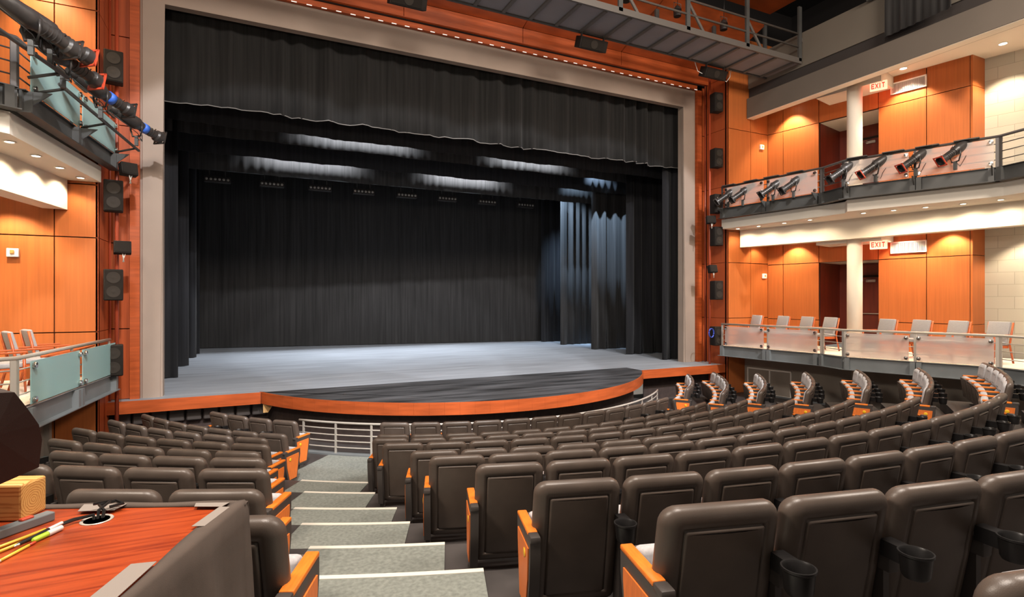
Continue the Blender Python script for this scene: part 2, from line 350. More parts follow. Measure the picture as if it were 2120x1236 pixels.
def seat_proto(arm_left, arm_right, cup):
    """arm_*: None, 'mid', 'end'"""
    t = thing('theatre_seat', 'seat', 'seat')
    def part(name, builder, mats, parent=t, sm=False):
        if name in me_cache and sm is not None and (name, mats if not isinstance(mats, list) else 0) and name+str(id(builder)) in me_cache: pass
        o = obj(name, builder(), mats, parent, bool(sm)); return o
    if 'back' not in me_cache:
        bb = shellmesh(back_rings, .523, .075, HS, .075, .05, yback, .006)
        for q_ in bb.verts:
            uu = max(0, min(1, (HS-q_.co.z)/.55)); q_.co.x *= 1+.04*uu
        o = obj('backrest', bb, M['shell'], t, False); me_cache['back'] = o.data
        o2 = obj('head_cushion', shellmesh([(.02, .0), (0, .01), (.0, .025), (.022, .045), (.06, .056)], .428, .575, .845, .08, .06, lambda x, z: yback(x, z)+.066), M['fabric'], t); me_cache['head'] = o2.data
        o3 = obj('back_cushion', shellmesh([(.02, .0), (0, .012), (.0, .03), (.025, .045), (.06, .056)], .425, .24, .575, .05, .05, lambda x, z: yback(x, z)+.066), M['fabric'], t); me_cache['bc'] = o3.data
        T = Matrix.Translation((0, .335, .37)) @ Matrix.Rotation(R(-8), 4, 'X')
        b = NB(); rbox(b, -.235, .235, -.055, .035, -.19, .205, .03, 3, M=T); s = obj('seat_cushion', b, M['fabric'], t, True); me_cache['sc'] = s.data
        b = NB(); rbox(b, -.238, .238, .030, .062, -.21, .19, .015, 2, M=T)
        for xx in (-.12, 0, .12): rbox(b, xx-.006, xx+.006, .055, .068, -.18, .15, .004, 1, M=T)
        s = obj('seat_pan', b, M['shell'], t, True); me_cache['sp'] = s.data
        b = NB()
        cxm = Matrix.Translation((-.328, -.105, 0))
        lathe(b, [(.0, .555), (.046, .557), (.053, .57), (.059, .645), (.065, .651), (.065, .660), (.059, .660), (.054, .651), (.048, .58), (0, .568)], cxm, 22)
        box(b, -.325, -.262, -.047, .06, .575, .645)
        s = obj('cup_holder', b, M['black'], None, True); me_cache['cup'] = s.data; bpy.data.objects.remove(s)
        for side, nm in ((-1, 'L'), (1, 'R')):
            X = .277*side
            b = NB(); rbox(b, X-.030, X+.030, .12, .42, .560, .585, .008, 2); s = obj('armrest', b, M['arm'], None, True); me_cache['arm'+nm] = s.data; bpy.data.objects.remove(s)
            b = NB(); rbox(b, X-.028, X+.028, .03, .40, .50, .562, .008, 2); rbox(b, X-.029, X+.029, .03, .122, .555, .583, .008, 2)
            box(b, X-.016, X+.016, .07, .16, .03, .51); box(b, X-.03, X+.03, .02, .24, 0, .03)
            s = obj('arm_bracket', b, M['plast'], None, True); me_cache['brk'+nm] = s.data; bpy.data.objects.remove(s)
            # aisle end standard
            b = NB(); Mx = Matrix(((0, 0, 1, 0), (1, 0, 0, 0), (0, 1, 0, 0), (0, 0, 0, 1)))
            b2_ = NB(); rbox(b2_, X-.030, X+.030, .035, .37, .560, .585, .008, 2); s = obj('armrest', b2_, M['arm'], None, True); me_cache['earm'+nm] = s.data; bpy.data.objects.remove(s)
            poly = [(-.035, .562), (.36, .562), (.36, .47), (.27, .09), (.05, .09), (-.01, .30), (-.035, .47)]
            prism(b, poly, X-.030, X+.030, M=Mx); rbox(b, X-.031, X+.031, -.045, .036, .545, .585, .01, 2)
            box(b, X-.018, X+.018, .09, .20, 0, .09); box(b, X-.03, X+.03, .04, .26, 0, .02)
            s = obj('end_standard', b, M['plast'], None, True); me_cache['std'+nm] = s.data; bpy.data.objects.remove(s)
            b = NB(); x_ = X+side*.030
            poly = [(.0, .505), (.315, .505), (.315, .45), (.255, .12), (.075, .12), (.02, .31)]
            prism(b, poly, min(x_, x_+side*.007), max(x_, x_+side*.007), M=Mx)
            s = obj('end_panel', b, M['endp'], None); me_cache['pan'+nm] = s.data; bpy.data.objects.remove(s)
            b = NB(); Mr = Matrix.Translation((X+side*.037, .09, .445)) @ Matrix.Rotation(R(90*side), 4, 'Y')
            lathe(b, [(.0, 0), (.026, 0), (.028, .003), (.022, .005), (.0, .005)], Mr, 14)
            s = obj('row_badge', b, M['badge'], None); me_cache['bdg'+nm] = s.data; bpy.data.objects.remove(s)
    else:
        for nm, key in (('backrest', 'back'), ('head_cushion', 'head'), ('back_cushion', 'bc'), ('seat_cushion', 'sc'), ('seat_pan', 'sp')): link(nm, key, t)
    for side, kind in (('L', arm_left), ('R', arm_right)):
        if not kind: continue
        link('armrest', ('arm' if kind == 'mid' else 'earm')+side, t)
        if kind == 'mid': link('arm_bracket', 'brk'+side, t)
        else:
            s = link('end_standard', 'std'+side, t); p = link('end_panel', 'pan'+side, t); link('row_badge', 'bdg'+side, p)
            p['label'] = 'orange end panel'
    if cup: link('cup_holder', 'cup', t)['label'] = 'black cup holder'
    return t
def link(nm, key, parent):
    o = bpy.data.objects.new(nm, me_cache[key]); C.objects.link(o); o.parent = parent; return o
protos = {'first': seat_proto('end', None, False), 'mid': seat_proto('mid', None, True), 'last': seat_proto('mid', 'end', True), 'single': seat_proto('end', 'end', False)}
used = set()
ORD = ['', 'first', 'second', 'third', 'fourth', 'fifth', 'sixth', 'seventh', 'eighth', 'ninth', 'tenth', 'eleventh', 'twelfth', 'thirteenth', 'fourteenth']
def put(kind, loc, rz, label, group):
    if kind not in used:
        used.add(kind); t = protos[kind]; t.location = loc; t.rotation_euler = (0, 0, rz); t['label'] = label; t['group'] = group; return t
    return dup(protos[kind], loc, rz, label, group)
for k, (r, ph, n, zt) in ROW.items():
    for i in range(n):
        a = ph+math.degrees(i*PITCH/r)
        kind = 'first' if i == 0 else ('last' if (i == n-1 and k < 8) else 'mid')
        lab = 'brown centre block seat, %s row from stage, %s seat from the left aisle' % (ORD[k], ORD[i+1])
        put(kind, pol(r, a, FZ[k]), R(a), lab, 'theatre seats of the centre block')
for k, (r, ph, n, st) in LEFT.items():
    for i in range(n-1, -1, -1):
        a = ph-i*st
        kind = 'last' if i == 0 else ('first' if (i == n-1 and k < 5) else 'mid')
        lab = 'brown left block seat, %s row from stage, %s seat from the aisle steps' % (ORD[k], ORD[i+1])
        put(kind, pol(r, a, FZ[k]), R(a), lab, 'theatre seats of the left block')
for k, (r, ph, n) in RIGHT.items():
    for i in range(n):
        a = ph+math.degrees(i*PITCH/r)
        kind = 'first' if i == 0 else ('last' if i == n-1 else 'mid')
        lab = 'grey-faced far right block seat, %s row from stage, %s seat from its aisle' % (ORD[k], ORD[i+1])
        put(kind, pol(r, a, FZ[k]), R(a), lab, 'theatre seats of the far right block')
for k_, t in protos.items():
    if k_ not in used:
        for ch in list(t.children):
            for g in list(ch.children): bpy.data.objects.remove(g)
            bpy.data.objects.remove(ch)
        bpy.data.objects.remove(t)

# ------------------------------------------------------------------ stage
SZ = .95
st = thing('stage', 'grey painted theatre stage with curved black apron and orange wooden edge', 'stage')
bm = NB(); box(bm, -11, 11, -.28, 14, SZ-.12, SZ); obj('stage_deck', bm, M['stagefl'], st)
def arc(r, x0, x1, n=40):
    a0 = math.degrees(math.asin(x0/r)); a1 = math.degrees(math.asin(x1/r))
    return [pol(r, a0+(a1-a0)*i/n) for i in range(n+1)]
AP = arc(5.82, -5.27, 4.83)
bm = NB(); poly = [(p.x, p.y) for p in AP]
prism(bm, [(4.83, -.283), ]+[(q[0], q[1]) for q in reversed(poly)]+[(-5.27, -.283)], SZ-.10, SZ+.002)
obj('apron_deck', bm, M['apron'], st)
bm = NB(); box(bm, 4.83, 8.1, -.98, -.281, SZ-.10, SZ+.001); obj('side_deck', bm, M['stagefl'], st)
def ribbon(bm, P, z0, z1, t, mi=0):
    for a, b in zip(P, P[1:]):
        d = (b-a).normalized(); n = Vector((d.y, -d.x, 0)) if True else None
        q = [a, b, b+n*t, a+n*t]; prism(bm, [(v.x, v.y) for v in q], z0, z1, mi)
bm = NB(); ribbon(bm, [Vector((-8.1, -.30, 0)), Vector((-5.27, -.30, 0))], .70, SZ+.004, .03)
ribbon(bm, AP, .70, SZ+.004, .03); ribbon(bm, [Vector((4.83, -.98, 0)), Vector((8.15, -.98, 0))], .70, SZ+.004, .03)
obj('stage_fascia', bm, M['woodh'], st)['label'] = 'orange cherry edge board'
bm = NB(); P2 = arc(5.55, -5.1, 5.2)
ribbon(bm, P2, -.3, .72, .03); ribbon(bm, [Vector((-9, .05, 0)), Vector((-5.1, .05, 0))], -.3, .72, .03); ribbon(bm, [Vector((5.2, -.6, 0)), Vector((9.2, -.6, 0))], -.3, .72, .03)
obj('understage_wall', bm, M['darkbrown'], st)
bm = NB()
for i in range(9): rbox(bm, -8.0+i*.32, -7.72+i*.32, -.12, .03, .42, .70, .02, 1)
tag(obj('acoustic_block_row', bm, M['plast']), 'row of dark rough blocks under the left stage edge', 'blocks')
bm = NB(); prism(bm, [(-5.22, .72), (-4.98, .72), (-5.12, .50), (-5.22, .50)], 0, .02, M=Matrix.Translation((0, -.36, 0)) @ Matrix(((1, 0, 0, 0), (0, 0, 1, 0), (0, 1, 0, 0), (0, 0, 0, 1))))
tag(obj('plywood_gusset', bm, M['ply']), 'small raw plywood piece under the left corner of the apron', 'board')

# pit railing
t = thing('pit_railing', 'low curved steel railing with five bars in front of the stage', 'railing')
ang = [-47+i*3 for i in range(31)]
for j, z in enumerate((.62, .50, .38, .26, .14)):
    b = NB(); tube(b, [pol(6.28, a, z) for a in ang], .022 if j == 0 else .013, 8); obj('rail_bar', b, M['rail'], t)
for i in range(14):
    a = -46+i*6.8; b = NB(); q = pol(6.28, a)
    box(b, -.02, .02, -.012, .012, 0, .61, M=Matrix.Translation(q) @ Matrix.Rotation(R(a), 4, 'Z')); obj('rail_post', b, M['rail'], t)
b = NB(); sector(b, 6.2, 6.36, -47.5, 43.5, 0, .03); obj('kerb', b, M['steel'], t)

# ------------------------------------------------------------------ proscenium
bm = NB()
W0, W1, ZT = -7.17, 7.40, 9.39
poly = [(-7.57, SZ), (-7.57, ZT+.58), (7.90, ZT+.58), (7.90, SZ), (W1, SZ), (W1, ZT), (W0, ZT), (W0, SZ)]
XZ = Matrix(((1, 0, 0, 0), (0, 0, 1, 0), (0, 1, 0, 0), (0, 0, 0, 1)))
prism(bm, poly, 0, .30, M=XZ)
bmesh.ops.bevel(bm, geom=[e for e in bm.edges if e.calc_length() > 2 and all(abs(v.co.y) < .01 for v in e.verts)], offset=.045, segments=3, affect='EDGES')
tag(obj('proscenium_frame', bm, M['frame']), 'beige plaster frame around the big stage opening', 'frame')
bm = NB()
box(bm, -7.74, -7.57, -.06, .2, SZ, ZT+.74); box(bm, 7.90, 8.10, -.06, .2, SZ, ZT+.74); box(bm, -7.74, 8.10, -.06, .2, ZT+.581, ZT+.74)
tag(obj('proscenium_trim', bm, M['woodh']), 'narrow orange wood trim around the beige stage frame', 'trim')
# wood wall sides and header
def panelwall(name, A, B, zs, ss, t=.05, gap=.020, mi=0, mats=None, skip=(), smat=None):
    """wood panels set along plan line A->B over a dark backing, panel joints left open"""
    bm = NB(); L = (Vector(B)-Vector(A)).length
    for i, (s0, s1) in enumerate(zip(ss, ss[1:])):
        for j, (z0, z1) in enumerate(zip(zs, zs[1:])):
            if (i, j) in skip: continue
            wallbox(bm, A, B, z0+gap/2, z1-gap/2, t, 0, s0+gap/2, s1-gap/2)
            wallbox(bm, A, B, z0, z1, .05, 1, s0, s1, t)
    return struct(name, bm, mats or [M['wood'], M['joint']])
ZJ = [SZ, 2.42, 4.2, 6.65, 8.5, 10.15]
WD = [M['wood'], M['joint']]
# left: runs from -8.12 to -7.74 ; direction so that thickness goes behind (+y)
WP = [mat('dim_red_cherry_veneer', (.38, .074, .020), .42, noise=(3.5, .10), stretch=(9, 9, .22), spec=.35), M['joint']]  # redder cherry; the lower light at the proscenium is put into the tone
panelwall('wall_proscenium_left', (-7.74, .02), (-8.14, .02), ZJ, [0, .40], mats=WP)
panelwall('wall_proscenium_right', (8.50, .02), (8.10, .02), ZJ, [0, .40], mats=WP)
bm = NB(); box(bm, -8.35, -8.14, .22, .3, 0, 10.2); box(bm, -8.15, -8.13, .02, .3, 0, 10.2); box(bm, 8.50, 8.75, .22, .3, 0, 10.2); struct('trim_1', bm, M['wooddark'])
# pier cheeks facing the centre, then return walls facing the house
bm = NB()
for xa, xb, sgn in ((-8.12, -8.08, 1), (8.26, 8.30, -1)):
    for z0, z1 in zip([0]+ZJ[1:], ZJ[1:]+[11.5]): box(bm, xa, xb, -1.0, -.12, z0+.006, z1-.006, 0)
    xx = (-8.16, -8.121) if sgn > 0 else (8.301, 8.34)
    box(bm, xx[0], xx[1], -.94, .25, 0, 11.5, 1)
struct('trim_2', bm, WP)
ZR = [0, 1.28, 2.42, 4.2, 5.2, 6.65, 8.5, 11.5]
panelwall('wall_return_left', (-8.08, -1.0), (-11.6, -1.0), ZR, [0, .66, 2.0, 3.5], mats=WD)
panelwall('wall_return_right', (11.6, -1.0), (8.26, -1.0), ZR, [0, 1.5, 2.3, 3.34], mats=WD)
# header: upright boards above the frame and the raked ceiling boards running up to the house
bm = NB(); bj = []
xs = [-8.14, -5.3, -2.0, 1.35, 4.7, 8.5]
box(bm, -8.14, 8.5, -.20, .02, ZT+.742, ZT+.759, 0)
for a, b_ in zip(xs, xs[1:]):
    box(bm, a+.008, b_-.008, -.20, -.10, ZT+.76, ZT+1.16, 0)
    v = [(a+.008, -.20, ZT+1.17), (b_-.008, -.20, ZT+1.17), (b_-.008, -2.2, ZT+1.87), (a+.008, -2.2, ZT+1.87)]
    face(bm, v, 0); face(bm, [(p[0], p[1], p[2]+.05) for p in v], 0)
box(bm, -8.2, 8.3, -.11, 0, ZT+.72, ZT+1.3, 1)
face(bm, [(-8.3, -.1, ZT+1.26), (8.3, -.1, ZT+1.26), (8.3, -2.2, ZT+2.0), (-8.3, -2.2, ZT+2.0)], 1)
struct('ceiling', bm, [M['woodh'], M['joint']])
bm = NB()
for i in range(46):
    x = -7.3+i*.335; box(bm, x, x+.12, -.066, -.055, ZT+.575, ZT+.592)
tag(obj('slot_light_strip', bm, M['dash']), 'dashed row of small lit slots along the top edge of the stage frame', 'light strip')

# ------------------------------------------------------------------ drapes
def drape(name, A, B, z0, z1, amp, wl, m, label, cat='curtain', group=None, hem=False, wob=0, seed=0, nz=5, parent=None, flare=0):
    rnd = random.Random(seed); A = Vector((*A, 0)); B = Vector((*B, 0)); L = (B-A).length; d = (B-A)/L; n = Vector((-d.y, d.x, 0))
    N = max(24, int(L/wl*9)); ph = rnd.random()*6
    xs_ = []; cur = 0
    K = [rnd.uniform(.7, 1.4) for _ in range(40)]
    bm = NB(); top = []; grid = []
    for j in range(nz+1):
        row = []
        zf = j/nz
        for i in range(N+1):
            s = L*i/N
            o = amp*math.sin(2*PI*s/wl+ph+1.9*math.sin(s*1.1/wl+ph))*(.6+.4*math.sin(s*1.3+ph*2))+amp*.30*math.sin(2*PI*s/(wl*.61)+2+math.sin(s*2.1))
            o *= (1-.25*zf)
            zb = z0+(wob*(math.sin(s*2.3+seed)+.6*math.sin(s*5.1+1)+.3*math.sin(s*11)) if j == 0 else 0)
            p = A+d*s+n*o; z = zb+(z1-zb)*zf
            row.append(bm.verts.new((p.x, p.y, z)))
        grid.append(row)
    for r0, r1 in zip(grid, grid[1:]):
        for i in range(N): f = bm.faces.new((r0[i], r0[i+1], r1[i+1], r1[i])); f.smooth = True
    bot = [v.co.copy() for v in grid[0]]
    me = bpy.data.meshes.new(name); bm.to_mesh(me); bm.free(); me.materials.append(m)
    o = bpy.data.objects.new(name, me); C.objects.link(o)
    md = o.modifiers.new('cloth_thickness', 'SOLIDIFY'); md.thickness = .008
    tag(o, label, cat, group)
    if hem:
        b = NB()
        for p, q in zip(bot, bot[1:]):
            pass
        tube(b, [c+Vector((0, -.012, .004)) for c in bot[::2]], .012, 5)
        h = obj('hem', b, M['hem'], o); h['label'] = 'paler worn bottom hem'
    return o
drape('house_curtain_valance', (-7.6, .58), (7.75, .58), 7.47, 10.2, .10, .62, M['valance'], 'deep charcoal pleated valance filling the top of the stage opening', group=None, hem=True, wob=.018, seed=3, nz=4)
BL = ['black border curtain directly behind the pleated valance', 'black border curtain with the larger bright white patch of light', 'black border curtain between the two brightly lit borders', 'rear black border curtain with the lower long patch of white light', 'rearmost black border curtain above the hanging strip lights']
for i, (y, zb) in enumerate(((1.5, 7.32), (3.1, 7.46), (4.6, 7.34), (6.0, 7.13), (9.2, 7.9))):
    drape('border_curtain', (-9, y), (9.3, y), zb, 9.9, .02, .38, M['velvetg'] if i in (1, 3) else M['velvet'], BL[i], group='black border curtains above the stage', wob=.012, seed=10+i, nz=3)  # lit borders take the paler velour, part of their light is in the colour
LL = [(.75, 'first'), (3.09, 'second'), (5.86, 'third'), (8.5, 'fourth'), (9.95, 'fifth')]
for i, (y, w_) in enumerate(LL):
    x1 = -7.62 if i == 0 else -7.2
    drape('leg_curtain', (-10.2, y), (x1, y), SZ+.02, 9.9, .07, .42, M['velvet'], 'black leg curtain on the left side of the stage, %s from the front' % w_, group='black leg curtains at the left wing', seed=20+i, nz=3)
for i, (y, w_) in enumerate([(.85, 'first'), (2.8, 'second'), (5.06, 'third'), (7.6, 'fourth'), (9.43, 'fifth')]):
    drape('leg_curtain', (7.2 if i else 7.22, y), (10.4, y), SZ+.02, 9.9, .075, .42, M['velvetg'] if i in (2, 3) else M['velvet'], 'black leg curtain on the right side of the stage, %s from the front' % w_, group='black leg curtains at the right wing', seed=30+i, nz=3)  # the two lamp-lit legs are given paler cloth, light put into the colour
bk = drape('backdrop_curtain', (-10.6, 13.05), (9.6, 9.70), SZ+.02, 9.9, .035, .55, M['velvetg'], 'wide dark backdrop curtain across the rear of the stage', seed=44, nz=3)
# stage house shell
bm = NB(); box(bm, -11.2, -11.1, .3, 14.2, SZ, 11.5); box(bm, 11.1, 11.2, .3, 14.2, SZ, 11.5); box(bm, -11.2, 11.2, 14.1, 14.2, SZ, 11.5); box(bm, -11.2, 11.2, .3, 14.2, 11.4, 11.5)
box(bm, -11.2, -7.4, .3, .4, SZ, 11.5); box(bm, 7.8, 11.2, .3, .4, SZ, 11.5); box(bm, -8, 8, .3, .4, 10.0, 11.5)
struct('wall_back', bm, M['blackceil'])
# batten with strip lights
b = NB(); tube(b, [(-7.3, 8.5, 7.66), (6.9, 8.5, 7.66)], .024, 8)
tag(obj('lighting_batten', b, M['steel']), 'thin steel pipe hanging across the rear of the stage', 'pipe')
xs8 = [-6.54, -4.75, -3.05, -1.4, .35, 2.1, 3.95, 5.85]
sl = thing('strip_light', 's', 'stage light')
b = NB(); rbox(b, -.42, .42, -.10, .10, -.46, -.24, .015, 2); obj('housing', b, M['can'], sl)
for i in range(6):
    b = NB(); lathe(b, [(.0, 0), (.038, 0), (.045, .012), (.03, .02), (0, .016)], Matrix.Translation((-.34+i*.136, -.105, -.35)) @ Matrix.Rotation(R(90), 4, 'X'), 12); obj('lens', b, M['rail'], sl, True)
for s_ in (-1, 1):
    b = NB(); box(b, s_*.25-.02, s_*.25+.02, -.02, .02, -.26, .03); obj('hanger', b, M['dsteel'], sl)
for i, x in enumerate(xs8):
    lab = 'long black strip light on the rear stage pipe, %s from the left' % ORD[i+1]
    if i == 0: sl.location = (x, 8.5, 7.66); sl['label'] = lab; sl['group'] = 'strip lights on the rear pipe'
    else: dup(sl, (x, 8.5, 7.66), 0, lab, 'strip lights on the rear pipe')

# ------------------------------------------------------------------ side walls of the boxes
SA, SB = (11.30, -7.0), (10.1, -1.0)
def sy(y): return math.hypot(.2*(-1-y), -1-y)   # distance along the wall from (10.1,-1)
LW = math.hypot(1.2, 6)
ys = [-1.0, -1.5, -2.59, -4.18, -5.30, -6.21]
ss = [LW-sy(y) for y in reversed(ys)]
bm = None
# levels: lower box 1.3-4.95, upper box 5.9-9.3; opening between y=-2.59 and y=-4.18 below the joint of each level
zs = [1.2, 2.38, 4.16, 5.0, 5.8, 6.65, 8.5, 9.5]
panelwall('wall_right', SA, SB, zs, ss, skip={(2, 0), (2, 1), (2, 4), (2, 5)}, mats=WD)

def swp(y, off=0):   # a point on the side wall line at depth y, off metres behind it
    x = 10.1+.2*(-1-y); return (x+off*.98, y+off*.2)
# end return of the wood wall and the pale block wall beyond it
bm = NB()
for z0, z1 in zip(zs, zs[1:]): box(bm, 11.15, 11.80, -6.26, -6.21, z0+.006, z1-.006, 0)
box(bm, 11.15, 11.80, -6.21, -6.0, 1.2, 9.5, 1)
struct('trim_3', bm, WD)
bm = NB(); prism(bm, [(11.72, -6.21), (13.6, -14), (13.8, -14), (11.95, -6.21)], 0, 9.6)
struct('wall_house_right', bm, M['conc'])
# recessed vestibules with dark doors
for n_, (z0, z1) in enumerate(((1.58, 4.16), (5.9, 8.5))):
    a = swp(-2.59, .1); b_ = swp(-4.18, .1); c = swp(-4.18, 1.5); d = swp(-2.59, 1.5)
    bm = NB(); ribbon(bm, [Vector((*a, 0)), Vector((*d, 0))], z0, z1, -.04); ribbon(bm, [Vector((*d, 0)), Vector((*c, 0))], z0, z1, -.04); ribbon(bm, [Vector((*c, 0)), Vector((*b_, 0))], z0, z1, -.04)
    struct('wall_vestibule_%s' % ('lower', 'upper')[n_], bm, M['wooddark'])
    bm = NB(); face(bm, [(*a, z1), (*b_, z1), (*c, z1), (*d, z1)]); face(bm, [(*a, z1+.05), (*b_, z1+.05), (*c, z1+.05), (*d, z1+.05)])
    struct('ceiling_vestibule_%s' % ('lower', 'upper')[n_], bm, M['plaster'])
    p = swp(-3.55, 1.44); th = math.atan2(.98, -.2)
    Md = Matrix.Translation((p[0], p[1], z0)) @ Matrix.Rotation(th, 4, 'Z')
    bm = NB(); box(bm, -.45, .45, .0, .045, 0, 2.13, M=Md)
    dr = struct('door_%d' % (n_+1), bm, M['wooddark'])
    b = NB(); box(b, -.52, -.45, -.03, .05, 0, 2.2, M=Md); box(b, .45, .52, -.03, .05, 0, 2.2, M=Md); box(b, -.52, .52, -.03, .05, 2.13, 2.2, M=Md); obj('door_frame', b, M['joint'], dr)
    b = NB(); rbox(b, -.10, .16, .045, .11, 1.98, 2.06, .01, 1, M=Md); tube(b, [Md @ Vector((.1, .10, 2.02)), Md @ Vector((.35, .30, 2.03)), Md @ Vector((.05, .05, 2.10))], .01, 6); obj('door_closer', b, M['rail'], dr)
    b = NB(); tube(b, [Md @ Vector((-.40, .05, 1.0)), Md @ Vector((-.38, .09, 1.0)), Md @ Vector((.30, .09, 1.0)), Md @ Vector((.32, .05, 1.0))], .016, 6); obj('push_bar', b, M['rail'], dr)
# column
b = NB(); lathe(b, [(.19, 1.58), (.19, 5.0)], Matrix.Translation((9.82, -4.08, 0)), 28); lathe(b, [(.19, 5.9), (.19, 9.0)], Matrix.Translation((9.82, -4.08, 0)), 28); box(b, 9.5, 9.64, -4.35, -4.2, 0, 1.3)
for f in b.faces: f.smooth = len(f.verts) == 4
tag(obj('round_column', b, M['plaster'], None, False), 'cream round column standing through both right boxes', 'column')

# ------------------------------------------------------------------ lower and upper house-side boxes
RP = [(7.87, -1.12), (8.27, -4.20), (8.06, -4.92), (9.0, -7.70), (8.84, -8.30), (9.9, -11.2)]
RW = [(13.0, -11.2), (11.30, -7.0), (10.1, -1.0)]
LP = [(-7.95, -.75), (-8.30, -4.30), (-8.72, -4.55), (-9.6, -8.0)]
LWL = [(-12.5, -8.0), (-12.5, -1.0)]
def clamp(bm, c, n):
    a = Matrix.Translation(c) @ n.to_track_quat('Z', 'Y').to_matrix().to_4x4(); lathe(bm, [(.0, .05), (.040, .045), (.045, .02), (.02, -.03), (.0, -.04)], a, 12)
def boxfront(root, P, zf, steel, railm, glass, sgn, glassspans, zr=.67, beamh=.30):
    """railing, glass, edge beam for a plan polyline P; sgn +1 when the stalls lie to the right of travel"""
    V = [Vector((x, y, 0)) for x, y in P]
    b = NB(); tube(b, [v+Vector((0, 0, zf+zr)) for v in V], .030, 10); obj('top_rail', b, railm, root)
    for i, (p, q) in enumerate(zip(V, V[1:])):
        d = (q-p); L = d.length; d = d/L; n = Vector((d.y, -d.x, 0))*sgn
        for z in (.17, .34, .51):
            b = NB(); tube(b, [p+Vector((0, 0, zf+z)), q+Vector((0, 0, zf+z))], .011, 6); obj('rail_bar', b, railm, root)
        for s in ([.03, L-.03] if L < 1.2 else [.03, L*.5, L-.03]):
            b = NB(); c = p+d*s; Mx = Matrix.Translation(c) @ Matrix.Rotation(math.atan2(d.y, d.x), 4, 'Z'); box(b, -.03, .03, -.012, .012, zf, zf+zr, M=Mx); obj('rail_post', b, railm, root)
        # edge channel
        Mx = Matrix.Translation(p) @ Matrix.Rotation(math.atan2(d.y, d.x), 4, 'Z')
        b = NB(); y0, y1 = (-.06, -.03) if sgn > 0 else (.03, .06)
        box(b, 0, L, min(y0, y1), max(y0, y1), zf-beamh, zf, M=Mx)
        yy = -.17 if sgn > 0 else .17
        box(b, -.02, L+.02, min(0, yy), max(0, yy), zf-beamh-.015, zf-beamh, M=Mx); box(b, 0, L, min(0, yy*.6), max(0, yy*.6), zf-.012, zf, M=Mx)
        for s in ([.10] if L < 1 else [.10, L*.49, L*.53, L-.12]):
            box(b, s-.05, s+.05, min(yy*.9, 0), max(yy*.9, 0), zf-beamh, zf-.02, M=Mx)
        obj('edge_beam', b, steel, root)
        for (s0, s1) in glassspans.get(i, []):
            b = NB(); yg = (-.10, -.088) if sgn > 0 else (.088, .10)
            box(b, s0, s1, yg[0], yg[1], zf+.02, zf+zr-.06, M=Mx); g = obj('glass_panel', b, glass, root)
            for ss_ in (s0+.05, s1-.05):
                for z in (zf+.08, zf+zr-.12):
                    b = NB(); clamp(b, Mx @ Vector((ss_, yg[0] if sgn > 0 else yg[1], z)), n); obj('clamp', b, M['chrome'], g, True)
def slab(bm, P, W, z0, z1, mi=0): prism(bm, list(P)+list(W), z0, z1, mi)
GR = {0: [(.20, 1.48), (1.60, 3.02)], 2: [(.06, 1.36), (1.50, 2.86)], 4: [(.1, 1.5), (1.6, 3.0)]}
GL = {0: [(.02, 1.62), (1.74, 3.40)], 2: [(.1, 1.6), (1.7, 3.4)]}
def balcony(label, P, W, zf, sgn, steel, railm, glass, spans, group):
    t = thing('balcony', label, 'balcony', group=group)
    b = NB(); slab(b, P, W, zf-.09, zf-.001); obj('floor_slab', b, M['plaster'], t)
    boxfront(t, P, zf, steel, railm, glass, sgn, spans)
    return t
b1 = balcony('lower right balcony with frosted white glass panels and grey steel edge beam', RP, RW, 1.58, 1, M['steel'], M['rail'], M['glassw'], GR, 'side balconies')
b2 = balcony('lower left balcony with aqua frosted glass panels and steel edge beam', LP, LWL, 1.58, -1, M['steel'], M['rail'], M['glassa'], GL, 'side balconies')
b3 = balcony('upper right balcony with dark steel edge carrying stage spotlights', RP, RW, 5.86, 1, M['dsteel'], M['raildk'], M['glassw'], GR, 'side balconies')
b4 = balcony('upper left balcony with dark steel edge and aqua glass behind spotlights', LP, LWL, 5.86, -1, M['dsteel'], M['raildk'], M['glassa'], GL, 'side balconies')
# stepped plaster soffits under the upper boxes
def off(P, d, sgn):
    out = []
    for x, y in P: out.append((x+d*sgn, y))
    return out
def soffit(P, W, sgn, Bp, label):
    t = thing('soffit', label, 'soffit')
    b = NB(); Q = off(P, .06, sgn); prism(b, Q+list(W), 5.25, 5.545); obj('upper_step', b, M['plaster'], t)
    b = NB(); prism(b, Bp+list(W), 4.70, 5.249); obj('lower_step', b, M['plaster'], t)
    return t
inner = lambda W: W
soffit(RP, [(10.35, -11.2), (9.35, -4.0), (8.9, -1.05)], 1, [(8.80, -1.02), (9.30, -4.0), (10.15, -7.9), (10.9, -11.2)], 'warm white stepped soffit with downlights under the upper right balcony') if False else None
def soffit2(label, A_out, B_out, B_in):
    t = thing('balcony_soffit', label, 'soffit')
    b = NB(); prism(b, A_out+list(reversed(B_out)), 5.25, 5.545); obj('upper_step', b, M['plaster'], t)
    b = NB(); prism(b, B_out+list(reversed(B_in)), 4.70, 5.545); obj('lower_step', b, M['plaster'], t)
    return t
BR = [(8.78, -1.03), (9.45, -4.1), (10.12, -7.7), (10.8, -11.2)]
soffit2('warm white stepped soffit under the upper right balcony', [(7.97, -1.03), (8.33, -4.15), (8.36, -4.75), (8.14, -4.95), (9.04, -7.55), (9.06, -7.75), (8.95, -8.3), (9.95, -11.2)], BR, [(9.10, -1.03), (9.78, -4.1), (10.45, -7.7), (11.1, -11.2)])
BLf = [(-8.54, -1.03), (-9.1, -4.3), (-9.9, -8.0)]
soffit2('warm white stepped soffit under the upper left balcony', [(-8.03, -1.03), (-8.38, -4.25), (-8.82, -4.6), (-9.7, -8.0)], BLf, [(-8.9, -1.03), (-9.5, -4.3), (-10.3, -8.0)])
